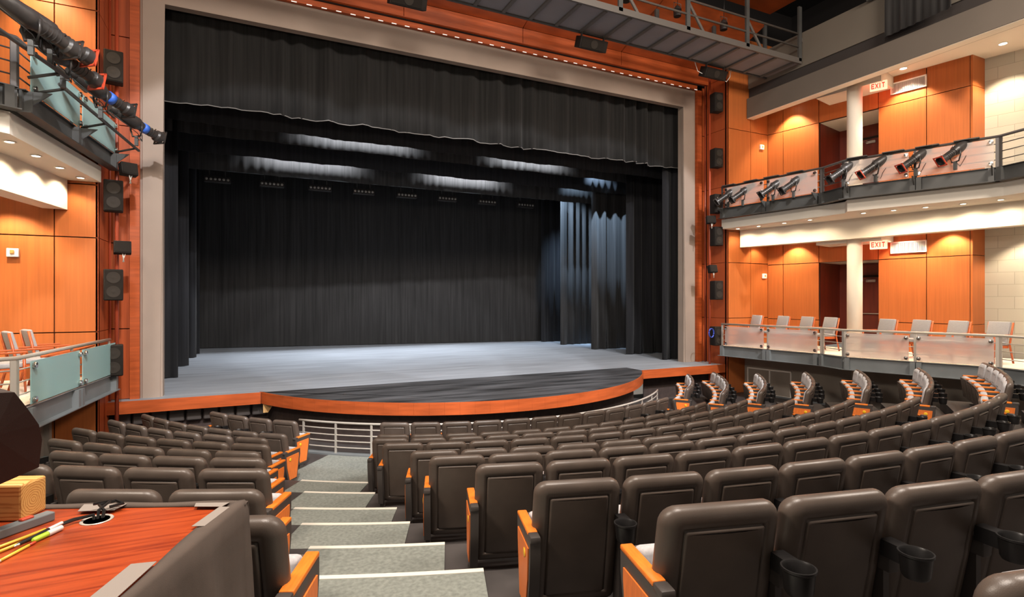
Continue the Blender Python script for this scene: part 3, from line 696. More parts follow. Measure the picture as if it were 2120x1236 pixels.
bm = NB(); prism(bm, RP[:1]+[(9.0, -1.05), (9.7, -4.1), (10.4, -7.7), (11, -11.2)]+RW, 4.95, 5.0); 
bm.free()
bm = NB(); prism(bm, [(9.05, -1.02), (9.7, -4.1), (10.4, -7.7), (11, -11.2)]+[(13.2, -11.2), (11.8, -6.3), (11.3, -6.2), (10.1, -1.02)], 4.96, 5.02); struct('ceiling_lower_right', bm, M['plaster'])
bm = NB(); prism(bm, [(-8.85, -1.02), (-9.4, -4.3), (-10.2, -8.0)]+LWL, 4.96, 5.02); struct('ceiling_lower_left', bm, M['plaster'])
# upper fascia and ceiling over the upper right box
bm = NB(); box(bm, 9.10, 9.45, -14, -1.02, 8.92, 9.55); struct('trim_4', bm, M['greyfascia'])
bm = NB(); box(bm, 9.12, 9.40, -14, -1.02, 8.905, 8.919); box(bm, 9.449, 13.9, -14, -1.02, 9.28, 9.36); struct('ceiling_upper_right', bm, M['plaster'])
bm = NB(); box(bm, 9.20, 9.45, -14, -1.02, 9.55, 9.87); struct('trim_5', bm, M['darkband'])
bm = NB(); box(bm, 9.16, 9.45, -14, -1.02, 9.87, 10.87); struct('wall_upper_right', bm, M['upwall'])
for i, (x0, x1) in enumerate(((-9.45, -9.10),)):
    bm = NB(); box(bm, x0, x1, -14, -1.02, 8.92, 11.5); struct('wall_upper_left', bm, M['greyfascia'])
# dropped plaster pieces at the vestibule heads
for z0, z1 in ((4.62, 4.96), (8.95, 9.28)):
    bm = NB(); prism(bm, [swp(-2.9, -.9), swp(-4.55, -.9), swp(-4.55, -.01), swp(-2.9, -.01)], z0, z1); struct('trim_%d' % (6 if z0 < 6 else 7), bm, M['plaster'])
# red beside the exits is light from the sign glow
# lower walls under the boxes
bm = NB(); wallbox(bm, (10.6, -11.2), (9.0, -1.02), 0, 1.27, .15); struct('wall_under_right', bm, M['dconc'])
bm = NB(); box(bm, -12.5, -8.84, -8, -1.12, 0, 1.27); box(bm, -8.839, -8.76, -1.2, -1.06, 0, 1.27); struct('wall_under_left', bm, M['dconc'])
uw = Vector((-(10.6-9.0), -1.02+11.2, 0)).normalized(); un = Vector((-uw.y, uw.x, 0))
def uwp(y, off, z): 
    x = 9.0+(10.6-9.0)*(-1.02-y)/10.18; return Vector((x, y, z))+un*off
b = NB()
for (ya, yb, za, zb) in ((-1.12, -2.55, .80, .84), (-1.12, -2.55, .02, .06), (-1.12, -1.16, .02, .84), (-1.85, -1.89, .02, .84), (-2.51, -2.55, .02, .84)):
    P = [uwp(ya, .0, 0), uwp(yb, .0, 0), uwp(yb, .03, 0), uwp(ya, .03, 0)]; prism(b, [(p.x, p.y) for p in P], za, zb)
tag(obj('wall_access_frame', b, M['white']), 'cream framed access panel low on the wall under the right balcony', 'panel frame')
b = NB(); P = [uwp(-1.05, 0, 0), uwp(-11, 0, 0), uwp(-11, .05, 0), uwp(-1.05, .05, 0)]; prism(b, [(p.x, p.y) for p in P], 0, .05); struct('baseboard_right', b, M['steel'])

# vents, exit signs, small wall devices
def onwall(y, z): 
    p = swp(y, -.012); return Matrix.Translation((p[0], p[1], z)) @ Matrix.Rotation(math.atan2(.98, -.2)+PI, 4, 'Z')
for z, lab in ((4.47, 'white slatted air vent on the wood wall of the lower right box'), (8.93, 'white slatted air vent on the wood wall of the upper right box')):
    t = thing('air_vent', lab, 'vent', group='white wall vents'); t.matrix_world = onwall(-4.9, z); 
    b = NB(); box(b, -.42, .42, .0, .02, -.16, .16); bmf = obj('backing', b, M['joint'], t)
    b = NB(); box(b, -.42, .42, -.03, .0, .13, .16); box(b, -.42, .42, -.03, .0, -.16, -.13); box(b, -.42, -.39, -.03, 0, -.16, .16); box(b, .39, .42, -.03, 0, -.16, .16)
    obj('vent_frame', b, M['white'], t)
    b = NB()
    for i in range(26): box(b, -.38+i*.03, -.368+i*.03, -.022, .0, -.13, .13)
    obj('slats', b, M['white'], t)
STRO = {'E': [(0, 0, .22, 1), (0, 0, 1, .2), (0, .4, .85, .6), (0, .8, 1, 1)], 'I': [(.1, 0, .7, 1)], 'T': [(.38, 0, .62, 1), (0, .8, 1, 1)]}
for z, lab in ((4.52, 'lit EXIT sign hanging by the column of the lower right box'), (8.86, 'lit EXIT sign hanging by the column of the upper right box')):
    t = thing('exit_sign', lab, 'exit sign', (10.0, -4.62, z), R(-40-90+65), 'lit exit signs')
    b = NB(); rbox(b, -.20, .20, -.025, .025, -.12, .12, .008, 1); obj('sign_box', b, M['exitw'], t)
    b = NB(); box(b, -.03, .03, -.01, .01, .12, .16); obj('mount', b, M['white'], t)
    b = NB(); x = -.165
    for ch in 'EXIT':
        wd = .07 if ch != 'I' else .035
        if ch == 'X':
            for s_ in (1, -1):
                Mx = Matrix.Translation((x+wd/2, -.028, 0)) @ Matrix.Rotation(R(26*s_), 4, 'Y'); box(b, -.009, .009, -.003, .003, -.078, .078, M=Mx)
        else:
            for (u0, v0, u1, v1) in STRO[ch]: box(b, x+u0*wd, x+u1*wd, -.031, -.025, -.07+v0*.14, -.07+v1*.14)
        x += wd+.022
    obj('lettering', b, M['exitr'], t)['label'] = 'red EXIT letters'
    pl = bpy.data.lights.new('exit_glow', 'POINT'); pl.energy = 6; pl.color = (1, .05, .03); pl.shadow_soft_size = .1; po = bpy.data.objects.new('exit_glow', pl); C.objects.link(po); po.location = (10.22, -4.55, z+.02)
for loc, lab in (((-9.32, -1.03, 3.88), 'small white wall device on the left orange wall'), ((9.90, -1.03, 3.80), 'small white wall device in the lower right box'), ((9.78, -1.03, 8.06), 'small white wall device in the upper right box')):
    t = thing('wall_device', lab, 'wall sensor', loc, 0, 'white wall devices')
    b = NB(); rbox(b, -.085, .085, -.03, .03, -.085, .07, .008, 1); obj('cover_plate', b, M['white'], t)
    b = NB(); rbox(b, -.03, .03, -.05, -.03, -.03, .04, .008, 1); obj('lens', b, M['lamp'] if False else M['pine'], t)

# ------------------------------------------------------------------ downlights
def downlight(p, aim, power, label, group, angle=80, rad=.055, col=(1, .80, .55), blend=.5):
    t = thing('downlight', label, 'downlight', p, 0, group)
    b = NB(); lathe(b, [(rad+.02, -.004), (rad+.022, -.012), (rad, -.014), (rad-.004, -.004)], None, 20); obj('trim_ring', b, M['white'], t, True)
    b = NB(); lathe(b, [(rad, -.008), (rad*.5, -.010), (0, -.010)], None, 16); obj('lit_lamp', b, M['lamp'], t)
    spot('downlight_beam', (p[0], p[1], p[2]-.05), aim, power, angle, blend, col, .04)
OW = 'recessed downlights in the balcony soffits'
nn = 0
for (x, y) in ((8.33, -1.35), (8.42, -2.05), (8.52, -2.85), (8.60, -3.6), (8.72, -5.0), (8.95, -5.6), (9.17, -6.2), (9.42, -6.85), (9.55, -7.5)):
    nn += 1
    downlight((x, y, 5.25), (x+.28, y, 4.4), 48, 'lit downlight in the soffit under the upper right balcony, %s from the stage' % ORD[nn], OW, 130)
nn = 0
for (x, y) in ((-8.26, -1.4), (-8.36, -2.2), (-8.45, -3.0), (-8.52, -3.8), (-8.95, -4.9)):
    nn += 1
    downlight((x, y, 5.25), (x-.28, y, 4.4), 48, 'lit downlight in the soffit under the upper left balcony, %s from the stage' % ORD[nn], OW, 130)
OU = 'recessed ceiling downlights above the upper right box'
for i, (x, y) in enumerate(((9.85, -1.9), (10.45, -5.0), (11.1, -6.9), (9.75, -3.2))):
    if i == 3: continue
    downlight((x, y, 9.28), (x+.35, y, 6.5), 420, 'lit ceiling downlight above the upper right box, %s from the stage' % ORD[i+1], OU, 95, .08)
OB = 'recessed ceiling downlights above the lower right box'
for i, (x, y) in enumerate(((9.95, -2.0), (10.45, -4.95), (10.75, -5.9), (11.3, -7.3), (9.4, -1.3))):
    downlight((x, y, 4.955), (x+.25, y, 2.5), 230 if i < 4 else 90, 'lit ceiling downlight above the lower right box, %s of its row' % ORD[i+1], OB, 105, .07)
for i, (x, y) in enumerate(((-9.35, -1.6), (-10.4, -2.4))):
    downlight((x, y, 4.955), (x, y+.35, 2.5), 230, 'lit ceiling downlight above the lower left box, %s from the stage pier' % ORD[i+1], 'recessed ceiling downlights above the lower left box', 105, .07)
spot('upper_box_lamp', (-9.0, -1.9, 9.2), (-8.9, -1.0, 7.0), 330, 90, .7, (1, .74, .45))

# ------------------------------------------------------------------ box chairs
def box_chair(loc, rz, label, first=[None], group='grey box chairs in the right balcony'):
    if first[0]: return dup(first[0], loc, rz, label, group)
    t = thing('balcony_chair', label, 'chair', loc, rz, group); first[0] = t
    Mt = Matrix.Translation((0, -.22, .72)) @ Matrix.Rotation(R(14), 4, 'X')
    b = NB(); rbox(b, -.24, .24, -.03, .03, -.26, .22, .018, 3, M=Mt); obj('backrest', b, M['boxfab'], t, True)
    b = NB(); rbox(b, -.24, .24, -.22, .26, .40, .48, .025, 3); obj('seat', b, M['boxfab'], t, True)
    b = NB(); box(b, -.24, .24, -.2, .24, .34, .40); obj('seat_rail', b, M['chairwood'], t)
    for sx in (-1, 1):
        b = NB(); rbox(b, sx*.275-.025, sx*.275+.025, -.24, .26, .625, .655, .008, 2); obj('armrest', b, M['chairwood'], t)
        b = NB(); tube(b, [(sx*.275, .22, .63), (sx*.275, .24, 0)], .022, 8, r2=.015); obj('leg', b, M['chairwood'], t)
        b = NB(); tube(b, [(sx*.265, -.30, .92), (sx*.265, -.20, .42), (sx*.265, -.30, 0)], .020, 8); obj('leg', b, M['chairwood'], t)
    return t
cpos = [(8.87, -1.33), (8.98, -2.20), (9.07, -2.93), (9.16, -3.59), (9.24, -5.08), (9.45, -5.77), (9.66, -6.46), (9.87, -7.17)]
for i, (x, y) in enumerate(cpos):
    box_chair((x, y, 1.581), R(74), 'pale grey chair behind the lower right balcony glass, %s from the stage' % ORD[i+1])
for i, (x, y) in enumerate(((-8.72, -1.5), (-8.80, -2.08), (-8.95, -2.75), (-9.1, -3.5))):
    box_chair((x, y, 1.581), R(-62), 'pale grey chair in the lower left balcony, %s from the stage' % ORD[i+1], group='grey box chairs in the left balcony')
b = NB(); rbox(b, -8.32, -8.10, -3.3, -1.15, 2.16, 2.19, .008, 1)
for y in (-3.2, -1.25): box(b, -8.24, -8.18, y-.03, y+.03, 1.58, 2.16)
tag(obj('drink_ledge', b, M['chairwood'], None), 'narrow cherry wood ledge along the lower left balcony rail', 'ledge')

# ------------------------------------------------------------------ roof void
bm = NB(); face(bm, [(-13, -22, 13.4), (14, -22, 13.4), (14, .1, 13.4), (-13, .1, 13.4)]); box(bm, 12.5, 12.6, -22, .1, 9.4, 13.4); box(bm, -8.5, 12.6, -.06, .1, 10.7, 13.4); struct('ceiling_void', bm, M['blackceil'])
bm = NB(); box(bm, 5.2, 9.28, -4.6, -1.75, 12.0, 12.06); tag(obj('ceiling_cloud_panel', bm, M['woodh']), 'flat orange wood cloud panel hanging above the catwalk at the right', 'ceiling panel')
bm = NB(); box(bm, 9.0, 9.1, -14, -4.9, 10.80, 10.9); tag(obj('roof_cable_tray', bm, M['dsteel']), 'thin dark metal tray along the top of the right upper wall', 'tray')
o = drape('wall_drape', (9.0, -5.35), (8.85, -6.9), 9.66, 11.4, .05, .3, M['velvetg'], 'dark grey hanging drape against the upper right wall', seed=71, nz=2)
# catwalk
cw = thing('catwalk', 'grey steel catwalk with ribbed underside crossing above the stage front', 'catwalk')
Y0, Y1 = -2.95, -1.75
bm = NB(); box(bm, -7, 9.1, Y0, Y1, 9.97, 10.0); obj('deck', bm, mat('mauve_grey_deck', (.21, .195, .205), .6, noise=(1, .1)), cw)
for i in range(22):
    x = -6.6+i*.735
    bm = NB(); box(bm, x-.045, x+.045, Y0+.05, Y1-.05, 9.925, 9.969); obj('rib', bm, M['cwsteel'], cw)
for y in (Y0, Y1):
    bm = NB(); box(bm, -7, 9.1, y-.03, y+.03, 9.93, 10.09); obj('edge_beam', bm, M['dsteel'] if y == Y1 else M['cwsteel'], cw)
    for z in (10.42, 10.80):
        bm = NB(); tube(bm, [(-7, y, z), (9.08, y, z)], .028, 8); obj('handrail', bm, M['cwsteel'], cw)
    for i in range(8):
        x = -6.0+i*2.15
        bm = NB(); box(bm, x-.06, x+.06, y-.03, y+.03, 10.0, 11.6); obj('post', bm, M['dsteel'], cw)
        bm = NB(); box(bm, -.035, .035, -.02, .02, 0, .85, M=Matrix.Translation((x+.55, y, 10.05)) @ Matrix.Rotation(R(-38), 4, 'Y')); obj('brace', bm, M['cwsteel'], cw)
for i, x in enumerate((3.2, 4.9, 6.6)):
    t = thing('work_lamp', 'black lamp hanging in the catwalk frame, %s from the left' % ORD[i+1], 'lamp', (x, -2.4, 10.95), 0, 'lamps on the catwalk')
    b = NB(); lathe(b, [(.0, -.30), (.10, -.30), (.11, -.12), (.05, -.02), (.0, 0)], None, 14); obj('lamp_shell', b, M['can'], t, True)
    b = NB(); tube(b, [(0, 0, 0), (.02, 0, .5), (0, 0, .9)], .008, 5); obj('cable', b, M['black'], t)
    b = NB(); tube(b, [(-.12, 0, -.1), (-.12, 0, .06), (.12, 0, .06), (.12, 0, -.1)], .01, 5); obj('yoke', b, M['cwsteel'], t)
# ------------------------------------------------------------------ loudspeakers
def speaker_proto():
    t = thing('loudspeaker', 's', 'speaker')
    b = NB(); rbox(b, -.155, .155, -.02, .25, -.30, .30, .02, 2); obj('cabinet', b, M['cab'], t, True)
    b = NB(); rbox(b, -.14, .14, -.032, -.018, -.285, .285, .006, 1); g = obj('grille', b, M['grille'], t, True)
    for z in (-.13, .14):
        b = NB(); lathe(b, [(.105, 0), (.11, .006), (.085, .006), (.05, -.0), (.03, .004), (0, .004)], Matrix.Translation((0, -.033, z)) @ Matrix.Rotation(R(90), 4, 'X'), 20); obj('driver', b, M['cone'], g, True)
    b = NB(); box(b, -.03, .03, .25, .30, -.05, .05); obj('bracket', b, M['dsteel'], t)
    return t
sp = speaker_proto(); first = True
def place(proto, state, loc, rz, label, group, rx=0):
    if not state: state.append(1); r = proto; r.location = loc; r['label'] = label; r['group'] = group
    else: r = dup(proto, loc, rz, label, group)
    r.rotation_euler = (rx, 0, rz); return r
stt = []
HN = {9.26: 'topmost', 7.5: 'second highest', 6.05: 'third highest', 5.02: 'at upper balcony soffit height', 3.31: 'just above the lower balcony', 1.86: 'lowest'}
for side, x in (('left', -7.84), ('right', 7.86)):
    for z in (9.26, 7.5, 6.05, 5.02, 3.31, 1.86):
        if side == 'left' and z in (9.26, 6.05): continue
        nm = HN[z] if not (side == 'left' and z == 7.5) else 'highest'
        place(sp, stt, (x, -1.02, z), R(12 if side == 'right' else -14)*-1 if False else (R(-10) if side == 'right' else R(10)), 'dark box loudspeaker on the %s speaker pole, %s' % (side, nm), 'column loudspeakers beside the stage')
    b = NB(); tube(b, [(x+.0 if side == 'left' else x-.08, -.72, .0), (x if side == 'left' else x-.08, -.72, 10.1)], .035, 10)
    tag(obj('speaker_pole', b, M['conduit']), 'tall red-brown vertical pole holding loudspeakers at the %s of the stage' % side, 'pole')
    b = NB(); tube(b, [(x-.22 if side == 'left' else x+.30, -.15, .7), (x-.22 if side == 'left' else x+.30, -.15, 10.1)], .022, 8)
    tag(obj('wall_conduit', b, M['conduit']), 'thin dark conduit running up the wall niche at the %s of the stage' % side, 'pipe')
ss_ = thing('satellite_speaker', 's', 'speaker')
b = NB(); rbox(b, -.14, .14, -.06, .09, -.12, .12, .01, 2); obj('cabinet', b, M['cab'], ss_, True)
b = NB(); rbox(b, -.125, .125, -.07, -.06, -.105, .105, .004, 1); obj('grille', b, M['grille'], ss_)
b = NB(); tube(b, [(0, 0, -.1), (.02, .03, -.28)], .012, 6); tube(b, [(.05, 0, -.1), (0, .03, -.28)], .008, 6); obj('bracket', b, M['rail'], ss_)
s2 = []
for (loc, lab, rz) in (((-7.60, -1.0, 5.55), 'small speaker clamped high on the left pole above the tall loudspeaker', 30), ((-7.70, -1.0, 4.03), 'small speaker on the left pole between two tall loudspeakers', 12), ((7.55, -1.0, 5.52), 'small tilted speaker on the right pole at balcony soffit height', -28), ((7.62, -1.0, 3.98), 'small square speaker on the right pole just above the tall loudspeaker', -5)):
    place(ss_, s2, loc, R(rz), lab, 'small speakers on the poles', R(-14))
b = NB(); n_ = 28
for q in range(3): tube(b, [(7.55+.012*q, -1.0+.13*math.cos(2*PI*i/n_)*.35, 1.98+.13*math.sin(2*PI*i/n_)) if False else (7.55+.10*math.cos(2*PI*i/n_)+.006*q, -1.0-.01*q, 1.97+.14*math.sin(2*PI*i/n_)) for i in range(n_+1)], .009, 5)
tag(obj('cable_coil', b, M['bluec']), 'blue cable coil hanging beside the lowest right loudspeaker', 'cable')
# speakers under the catwalk
fs = thing('fill_speaker', 's', 'speaker')
b = NB(); rbox(b, -.42, .42, -.14, .14, -.16, .12, .015, 2); obj('cabinet', b, M['cab'], fs, True)
b = NB(); rbox(b, -.38, .30, -.155, -.14, -.14, .10, .006, 1); g = obj('grille', b, M['grille'], fs)
b = NB(); lathe(b, [(.10, 0), (.105, .008), (.08, .006), (.0, .003)], Matrix.Translation((.0, -.157, -.02)) @ Matrix.Rotation(R(90), 4, 'X'), 20); obj('driver', b, M['cone'], g, True)
b = NB(); box(b, -.36, -.33, -.03, .03, .10, .30); box(b, .33, .36, -.03, .03, .10, .30); obj('hanger', b, M['dsteel'], fs)
s3 = []
for x, lab in ((2.62, 'wide box speaker hung under the middle of the catwalk'), (6.95, 'wide box speaker hung under the catwalk near the right wood pier'), (-2.3, 'wide box speaker hung under the catwalk at the top edge of view')):
    place(fs, s3, (x, -1.68, 9.76), 0, lab, 'speakers under the catwalk', R(24))
b = NB(); tube(b, [(6.2, -1.7, 9.95), (6.35, -1.66, 9.72), (6.6, -1.66, 9.66), (6.8, -1.66, 9.7)], .010, 5); tube(b, [(7.35, -1.66, 9.66), (7.5, -1.66, 9.60), (7.6, -1.7, 9.75), (7.6, -1.75, 9.95)], .010, 5)
tag(obj('loose_cable', b, M['white']), 'pale cable looping to the speaker under the catwalk by the right pier', 'cable')
# ------------------------------------------------------------------ stage spotlights on the upper balconies
def lamp_proto(L, aim, th=1.0):
    """aim: unit direction of the beam in the fixture's own frame"""
    t = thing('stage_spotlight', 's', 'spotlight')
    aim = Vector(aim).normalized(); Q = aim.to_track_quat('Z', 'Y').to_matrix().to_4x4(); k = L/.8
    SC = lambda pr: [(r_*th, z_) for r_, z_ in pr]
    b = NB(); lathe(b, SC([(.0, -.40*k), (.04, -.40*k), (.055, -.37*k), (.06, -.33*k), (.05, -.31*k), (.072, -.28*k), (.082, -.18*k), (.088, -.06*k), (.088, .0), (.070, .03*k), (.070, .05*k)]), Q, 18); obj('lamp_housing', b, M['can'], t, True)
    b = NB(); lathe(b, SC([(.060, .03*k), (.060, .30*k), (.082, .32*k), (.086, .39*k), (.074, .39*k), (.07, .33*k), (0, .325*k)]), Q, 18)
    for z in (.10, .14, .18, .22): lathe(b, SC([(.060, z*k), (.066, z*k+.004), (.066, z*k+.012), (.060, z*k+.016)]), Q, 18)
    obj('lens_barrel', b, M['can'], t, True)
    g1, g2 = .095*th, .075*th
    b = NB(); box(b, -g1, g1, -g1, -g2, .385*k, .40*k, M=Q); box(b, -g1, g1, g2, g1, .385*k, .40*k, M=Q); box(b, -g1, -g2, -g1, g1, .385*k, .40*k, M=Q); box(b, g2, g1, -g1, g1, .385*k, .40*k, M=Q)
    g = obj('gel_frame', b, M['can'], t)
    side = aim.cross(Vector((0, 0, 1))).normalized()*.125
    b = NB(); tube(b, [side, side*1.05+Vector((0, 0, -.12)), side*.7+Vector((0, 0, -.24)), -side*.7+Vector((0, 0, -.24)), -side*1.05+Vector((0, 0, -.12)), -side], .016, 6); obj('yoke', b, M['can'], t)
    b = NB(); box(b, -.028, .028, -.028, .028, -.42, -.24); tube(b, [(0, 0, -.30), (.08, 0, -.30)], .012, 6); obj('clamp', b, M['dsteel'], t)
    bk_ = aim*(-.38*k); b = NB(); tube(b, [bk_, bk_+Vector((.02, -.03, -.10)), Vector((.05, -.14, -.22)), Vector((.10, -.05, -.34)), Vector((.08, .04, -.20))], .007, 5); obj('power_cable', b, M['black'], t)
    b = NB(); tube(b, [Q @ Vector((0, .05, .0)), Q @ Vector((.0, .13, -.02))], .012, 6); tube(b, [Q @ Vector((0, .05, .28*k)), Q @ Vector((0, .12, .30*k))], .008, 6); obj('knob', b, M['chrome'], t)
    return t
RL = lamp_proto(.88, (-.74, .34, -.56), 1.25); s4 = []
rp = [(7.80, -1.45, 6.26), (7.86, -1.95, 6.25), (7.95, -2.93, 6.24), (8.03, -3.52, 6.25), (7.91, -5.0, 6.27), (8.13, -5.65, 6.28), (8.38, -6.4, 6.29), (8.60, -7.08, 6.32)]
for i, p in enumerate(rp):
    r = place(RL, s4, p, R((-4, 3, -2, 4, 0, -5, 2, 3)[i]), 'black stage spotlight on the upper right balcony rail, %s from the stage' % ORD[i+1], 'spotlights on the right balcony')
    if i in (5, 6, 7):
        for ch in r.children:
            if ch.name.startswith('gel_frame'):
                ch.data = ch.data.copy(); ch.data.materials[0] = M['redgel']; ch['label'] = 'red gel frame'
LL_ = lamp_proto(1.12, (.55, .80, -.22), 1.35); s5 = []
lp = [(-7.86, -5.30, 6.40), (-7.82, -4.75, 6.52), (-7.80, -4.30, 6.36), (-7.62, -3.10, 6.33), (-7.42, -1.35, 6.36)]
for i, p in enumerate(lp):
    r = place(LL_, s5, p, R((0, -2, 2, 0, -3)[i]), 'long black stage spotlight over the upper left balcony rail, %s from the camera' % ORD[i+1], 'spotlights on the left balcony')
    if i in (1, 2):
        for ch in r.children:
            if ch.name.startswith('gel_frame'): ch.data = ch.data.copy(); ch.data.materials[0] = M['redgel']; ch['label'] = 'red gel frame'
    if i in (3, 4):
        aim = Vector((.55, .80, -.22)).normalized(); Q = aim.to_track_quat('Z', 'Y').to_matrix().to_4x4()
        b = NB(); lathe(b, [(.090, .12), (.093, .12), (.093, .22), (.090, .22)], Q, 18); o = obj('tape_band', b, M['blue'], r); o['label'] = 'blue tape band'
# mounting pipes in front of the upper boxes
for nm, P in (('left', [(-7.50, -.6, 6.02), (-7.86, -4.2, 6.02)]), ('left', [(-7.72, -4.4, 6.06), (-8.4, -7.5, 6.06)])):
    b = NB(); tube(b, P, .026, 8)
    for s_ in (.05, .5, .95):
        q = Vector(P[0]).lerp(Vector(P[1]), s_); dx = .12 if nm == 'right' else -.35
        tube(b, [q, q+Vector((dx, 0, -.12))], .02, 6)
    tag(obj('lighting_pipe', b, M['dsteel']), 'dark pipe carrying spotlights along the upper %s balcony, %s half' % (nm, 'stage' if P[0][1] > -3 else 'house'), 'pipe')
# triangular outriggers and top plates on the upper balconies
def outrig(P, k, sgn, root):
    p, q = Vector((*P[k], 0)), Vector((*P[k+1], 0)); d = (q-p); L = d.length; d /= L; n = Vector((d.y, -d.x, 0))*sgn
    for s in ((.12, L*.5, L-.1) if L > 1.5 else (L*.5,)):
        c = p+d*s; b = NB(); t_ = d*.012
        tri = [c+n*.03+Vector((0, 0, 5.86)), c+n*.03+Vector((0, 0, 5.57)), c+n*.36+Vector((0, 0, 5.86))]
        A_ = [b.verts.new(v-t_) for v in tri]; B_ = [b.verts.new(v+t_) for v in tri]
        b.faces.new(A_); b.faces.new(B_)
        for i in range(3): b.faces.new((A_[i], A_[(i+1) % 3], B_[(i+1) % 3], B_[i]))
        obj('outrigger_plate', b, M['dsteel'], root)
    if L > 1.5:
        for s in (.30, 1.05, 1.7, 2.4):
            b = NB(); Mx = Matrix.Translation(p+d*s+Vector((0, 0, 6.545))) @ Matrix.Rotation(math.atan2(d.y, d.x), 4, 'Z'); y_ = -.12*sgn
            box(b, -.22, .22, min(y_, .08*sgn*-1), max(y_, .08), 0, .018, M=Mx); obj('rail_top_plate', b, M['dsteel'], root)
for k in (0, 2, 4): outrig(RP, k, 1, b3)
for k in (0, 2): outrig(LP, k, -1, b4)

# ------------------------------------------------------------------ foreground console table
TZ = 2.45; o0 = Vector((-5.50, -11.96, TZ)); u = Vector((-.919, .394, 0)); v = Vector((-.394, -.919, 0))
TM = Matrix(((u.x, v.x, 0, o0.x), (u.y, v.y, 0, o0.y), (0, 0, 1, o0.z), (0, 0, 0, 1)))
t = thing('console_table', 'red mahogany control table in the left foreground wrapped in dark cloth', 'table')
b = NB(); rbox(b, 0, 1.1, 0, .8, -.03, 0, .004, 1, M=TM); 
o = obj('tabletop', b, M['table'], t)
b = NB(); box(b, .03, 1.07, .03, .06, -.85, -.03, M=TM); box(b, .03, .06, .03, .75, -.85, -.03, M=TM); box(b, 1.04, 1.07, .03, .75, -.85, -.03, M=TM); obj('side_boards', b, M['wooddark'], t)
# cloth: lip at the far edge, lap on the right edge, hanging side
b = NB()
NV, prof = 26, None
for j in range(NV): pass
rows = []
for j in range(NV+1):
    y = -.012+.82*j/NV; wv_ = .008*math.sin(y*19)+.006*math.sin(y*41+1)
    lap = .030+.012*math.sin(y*9)
    row = [(lap, y, .0025), (lap*.5, y, .006), (.0, y, .008), (-.008, y, .0), (-.012+wv_*.4, y, -.05), (-.022+wv_, y, -.18), (-.035+wv_*1.6, y, -.40), (-.045+wv_*2.2, y, -.86)]
    rows.append([b.verts.new(TM @ Vector(p)) for p in row])
for r0, r1 in zip(rows, rows[1:]):
    for i in range(len(r0)-1): f = b.faces.new((r0[i], r0[i+1], r1[i+1], r1[i])); f.smooth = True
rows = []
for j in range(NV+1):
    x = -.012+1.12*j/NV; wv_ = .004*math.sin(x*21)
    row = [(x, .012, .002), (x, .004, .007+wv_*.5), (x, -.008, .009+wv_*.5), (x, -.016+wv_, -.02), (x, -.03+wv_*2, -.4), (x, -.04+wv_*2, -.86)]
    rows.append([b.verts.new(TM @ Vector(p)) for p in row])
for r0, r1 in zip(rows, rows[1:]):
    for i in range(len(r0)-1): f = b.faces.new((r0[i], r0[i+1], r1[i+1], r1[i])); f.smooth = True
me = bpy.data.meshes.new('table_cloth'); b.to_mesh(me); b.free(); me.materials.append(M['cloth']); tc_ = bpy.data.objects.new('table_cloth', me); C.objects.link(tc_)
md = tc_.modifiers.new('thickness', 'SOLIDIFY'); md.thickness = .003
tag(tc_, 'dark charcoal cloth taped over the back and right edges of the control table', 'cloth')
for i, (pts, lab) in enumerate((([(.035, .005), (.13, .005), (.12, .033), (.042, .037)], 'grey tape piece at the far right corner of the control table'), ([(.018, .04), (.048, .036), (.055, .17), (.022, .17)], 'grey tape strip along the right edge of the control table'),
        ([(.325, .002), (.445, .002), (.425, .055), (.33, .05)], 'grey tape piece behind the cable hole of the control table'), ([(.03, .36), (.08, .37), (.07, .56), (.015, .56)], 'grey tape piece on the near right edge of the control table'))):
    b = NB(); prism(b, pts, .0085, .0095, M=TM); tag(obj('gaffer_tape', b, M['tape']), lab, 'tape', 'tape pieces on the control table')
def L2(p): return TM.inverted() @ Vector(p)
# cable hole with ring and cables
gp = TM @ Vector((.345, .095, 0))
b = NB(); lathe(b, [(.030, .0012), (.036, .003), (.038, .0012)], Matrix.Translation(gp) @ Matrix.Scale(1.0, 4), 24); lathe(b, [(.0, .0008), (.031, .0010), (.031, .0012)], Matrix.Translation(gp), 24)
g = tag(obj('cable_grommet', b, [M['rail']], None, True), 'oval metal rimmed cable hole in the control table', 'grommet')
g.data.materials.append(M['black'])
for p in g.data.polygons:
    if (sum(((Vector(g.data.vertices[k].co)-gp).xy.length for k in p.vertices))/len(p.vertices)) < .0305: p.material_index = 1
b = NB(); c0 = gp
tube(b, [c0+Vector(q) for q in ((-.005, .0, -.02), (-.01, .01, .012), (-.05, .0, .010), (-.075, -.02, .008))], .005, 6)
tube(b, [c0+Vector(q) for q in ((.01, .0, -.02), (.012, .02, .018), (-.005, .05, .024), (.03, .065, .026), (.05, .05, .02), (.02, .04, .018))], .0045, 6)
tube(b, [c0+Vector(q) for q in ((.0, -.005, -.02), (.0, .02, .02), (.02, .055, .03), (-.02, .06, .026))], .004, 6)
tag(obj('cable_bundle', b, M['black'], None, True), 'black cables coming up through the hole in the control table', 'cable')
def stick(name, p, q, r, parts, label, cat, group, z=None):
    """lies along p->q (plan points on the table)"""
    z = TZ+r if z is None else z
    p = Vector((*p, z)); q = Vector((*q, z)); d = (q-p); L = d.length; Q = Matrix.Translation(p) @ d.to_track_quat('Z', 'Y').to_matrix().to_4x4()
    t = thing(name, label, cat, group=group)
    for nm, prof_, m in parts(L, r):
        b = NB(); lathe(b, prof_, Q, 10 if 'pencil' not in name else 6); obj(nm, b, m, t, 'pencil' not in name)
    return t
def pencil(L, r): return [('shaft', [(0, .018), (r, .018), (r, L-.018), (0, L-.018)], M['yellow']), ('sharpened_tip', [(0, 0), (r, .018)], M['palewood']), ('eraser', [(0, L-.018), (r, L-.018), (r*.95, L), (0, L)], M['redgel'])]
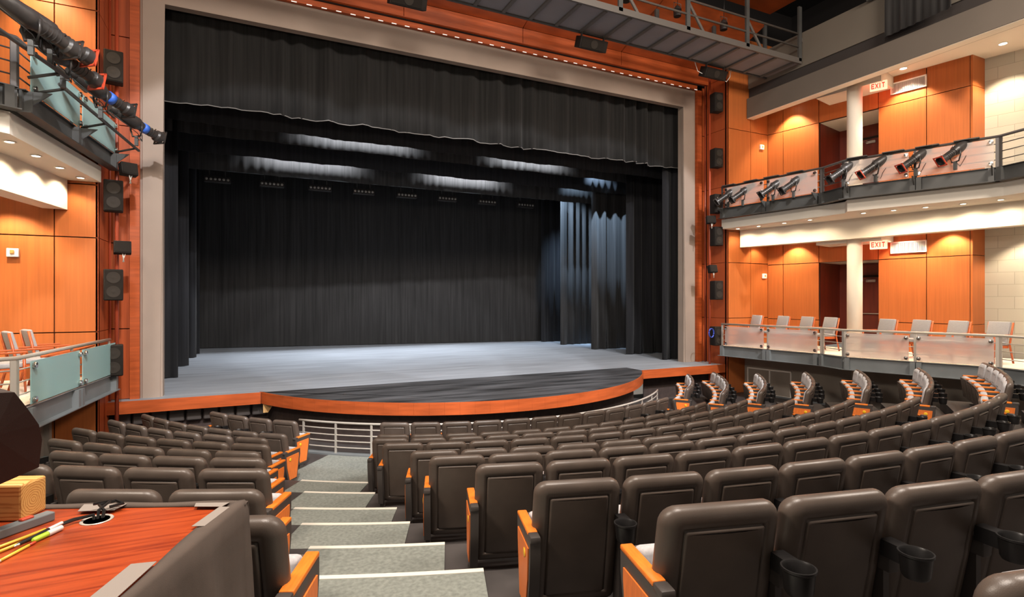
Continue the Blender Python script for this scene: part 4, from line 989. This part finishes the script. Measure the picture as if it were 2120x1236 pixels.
def marker(L, r): return [('barrel', [(0, 0), (r*.8, .004), (r, .01), (r, L*.5), (0, L*.5)], M['lime']), ('cap', [(0, L*.5), (r*1.12, L*.5), (r*1.0, L-.004), (0, L)], M['white'])]
def pen(L, r): return [('barrel', [(0, .012), (r, .012), (r, L*.7), (0, L*.7)], M['black']), ('grip', [(0, 0), (r*.6, .004), (r, .012)], M['chrome']), ('cap', [(0, L*.7), (r*1.05, L*.7), (r*.9, L), (0, L)], M['white'])]
stick('pencil', (-6.06, -12.065), (-5.945, -11.925), .0040, pencil, 'yellow pencil lying closest to the grey power strip', 'pencil', 'pencils and pens on the control table')
stick('pencil', (-6.03, -12.075), (-5.935, -11.945), .0040, pencil, 'yellow pencil lying beside the lime highlighter', 'pencil', 'pencils and pens on the control table')
stick('pencil', (-6.00, -12.125), (-5.955, -12.02), .0036, pencil, 'short yellow pencil with pale tip at the lower left of the table', 'pencil', 'pencils and pens on the control table')
stick('pen', (-5.985, -12.055), (-5.925, -11.93), .0045, pen, 'white capped pen between the pencils and the highlighter', 'pen', 'pencils and pens on the control table', TZ+.012)
stick('highlighter', (-5.962, -12.022), (-5.918, -11.95), .0065, marker, 'lime green highlighter with white cap on the control table', 'highlighter', 'pencils and pens on the control table', TZ+.0075)
# grey power strip
p = Vector((-6.16, -12.09, TZ)); q = Vector((-5.955, -11.865, TZ)); d = (q-p).normalized(); PM = Matrix.Translation(p) @ Matrix.Rotation(math.atan2(d.y, d.x), 4, 'Z'); L = (q-p).length
t = thing('power_strip', 'long grey metal power strip with red switch on the control table', 'power strip')
b = NB(); rbox(b, 0, L, 0, .030, .001, .024, .003, 2, M=PM); obj('casing', b, M['steel'], t)
b = NB(); rbox(b, L-.075, L-.045, .008, .022, .023, .030, .002, 1, M=PM); obj('switch', b, M['redgel'], t)
b = NB()
for i in range(3): lathe(b, [(0, .0245), (.008, .0245), (.009, .0238)], PM @ Matrix.Translation((.03+i*.05, .015, 0)), 12)
obj('socket', b, M['black'], t, True)
# wooden block and draped object
BMx = Matrix.Translation((-6.035, -11.838, TZ+.001)) @ Matrix.Rotation(math.atan2(u.y, u.x)-PI/2, 4, 'Z')
b = NB(); rbox(b, 0, .085, 0, .40, 0, .098, .006, 2)
o = obj('timber_block', b, M['pine']); 
for vtx in o.data.vertices: vtx.co = vtx.co+Vector((-.040, 0, -.045))
o.matrix_world = BMx @ Matrix.Translation((.040, 0, .045)); tag(o, 'short squared yellow pine timber with ringed end grain on the table', 'timber')
F = [(-6.26, -11.86, 2.555), (-6.10, -11.935, 2.560), (-5.952, -12.004, 2.632), (-5.945, -12.007, 2.70), (-5.952, -12.005, 2.738), (-5.975, -11.995, 2.775), (-6.006, -11.98, 2.818), (-6.12, -11.92, 2.812), (-6.26, -11.86, 2.80)]
b = NB(); bkv = Vector((-.16, .20, .0)); N_ = len(F)
fr = [b.verts.new(Vector(f)) for f in F]; cen = sum((Vector(f) for f in F), Vector())/N_
rr_ = random.Random(5)
mid = [b.verts.new(Vector(f)+bkv*.5+Vector((rr_.uniform(-.008, .008), 0, rr_.uniform(-.006, .006)+.01))) for f in F]
ba = [b.verts.new(Vector(f)+bkv) for f in F]
c_ = b.verts.new(cen+Vector((.01, -.012, 0)))
for i in range(N_): f = b.faces.new((fr[i], fr[(i+1) % N_], c_))
for A_, B_ in ((fr, mid), (mid, ba)):
    for i in range(N_): b.faces.new((A_[i], A_[(i+1) % N_], B_[(i+1) % N_], B_[i]))
b.faces.new(ba)
tag(obj('cloth_covered_monitor', b, M['cloth2']), 'slanted equipment draped in dark brown cloth standing on the pine timber', 'covered equipment')
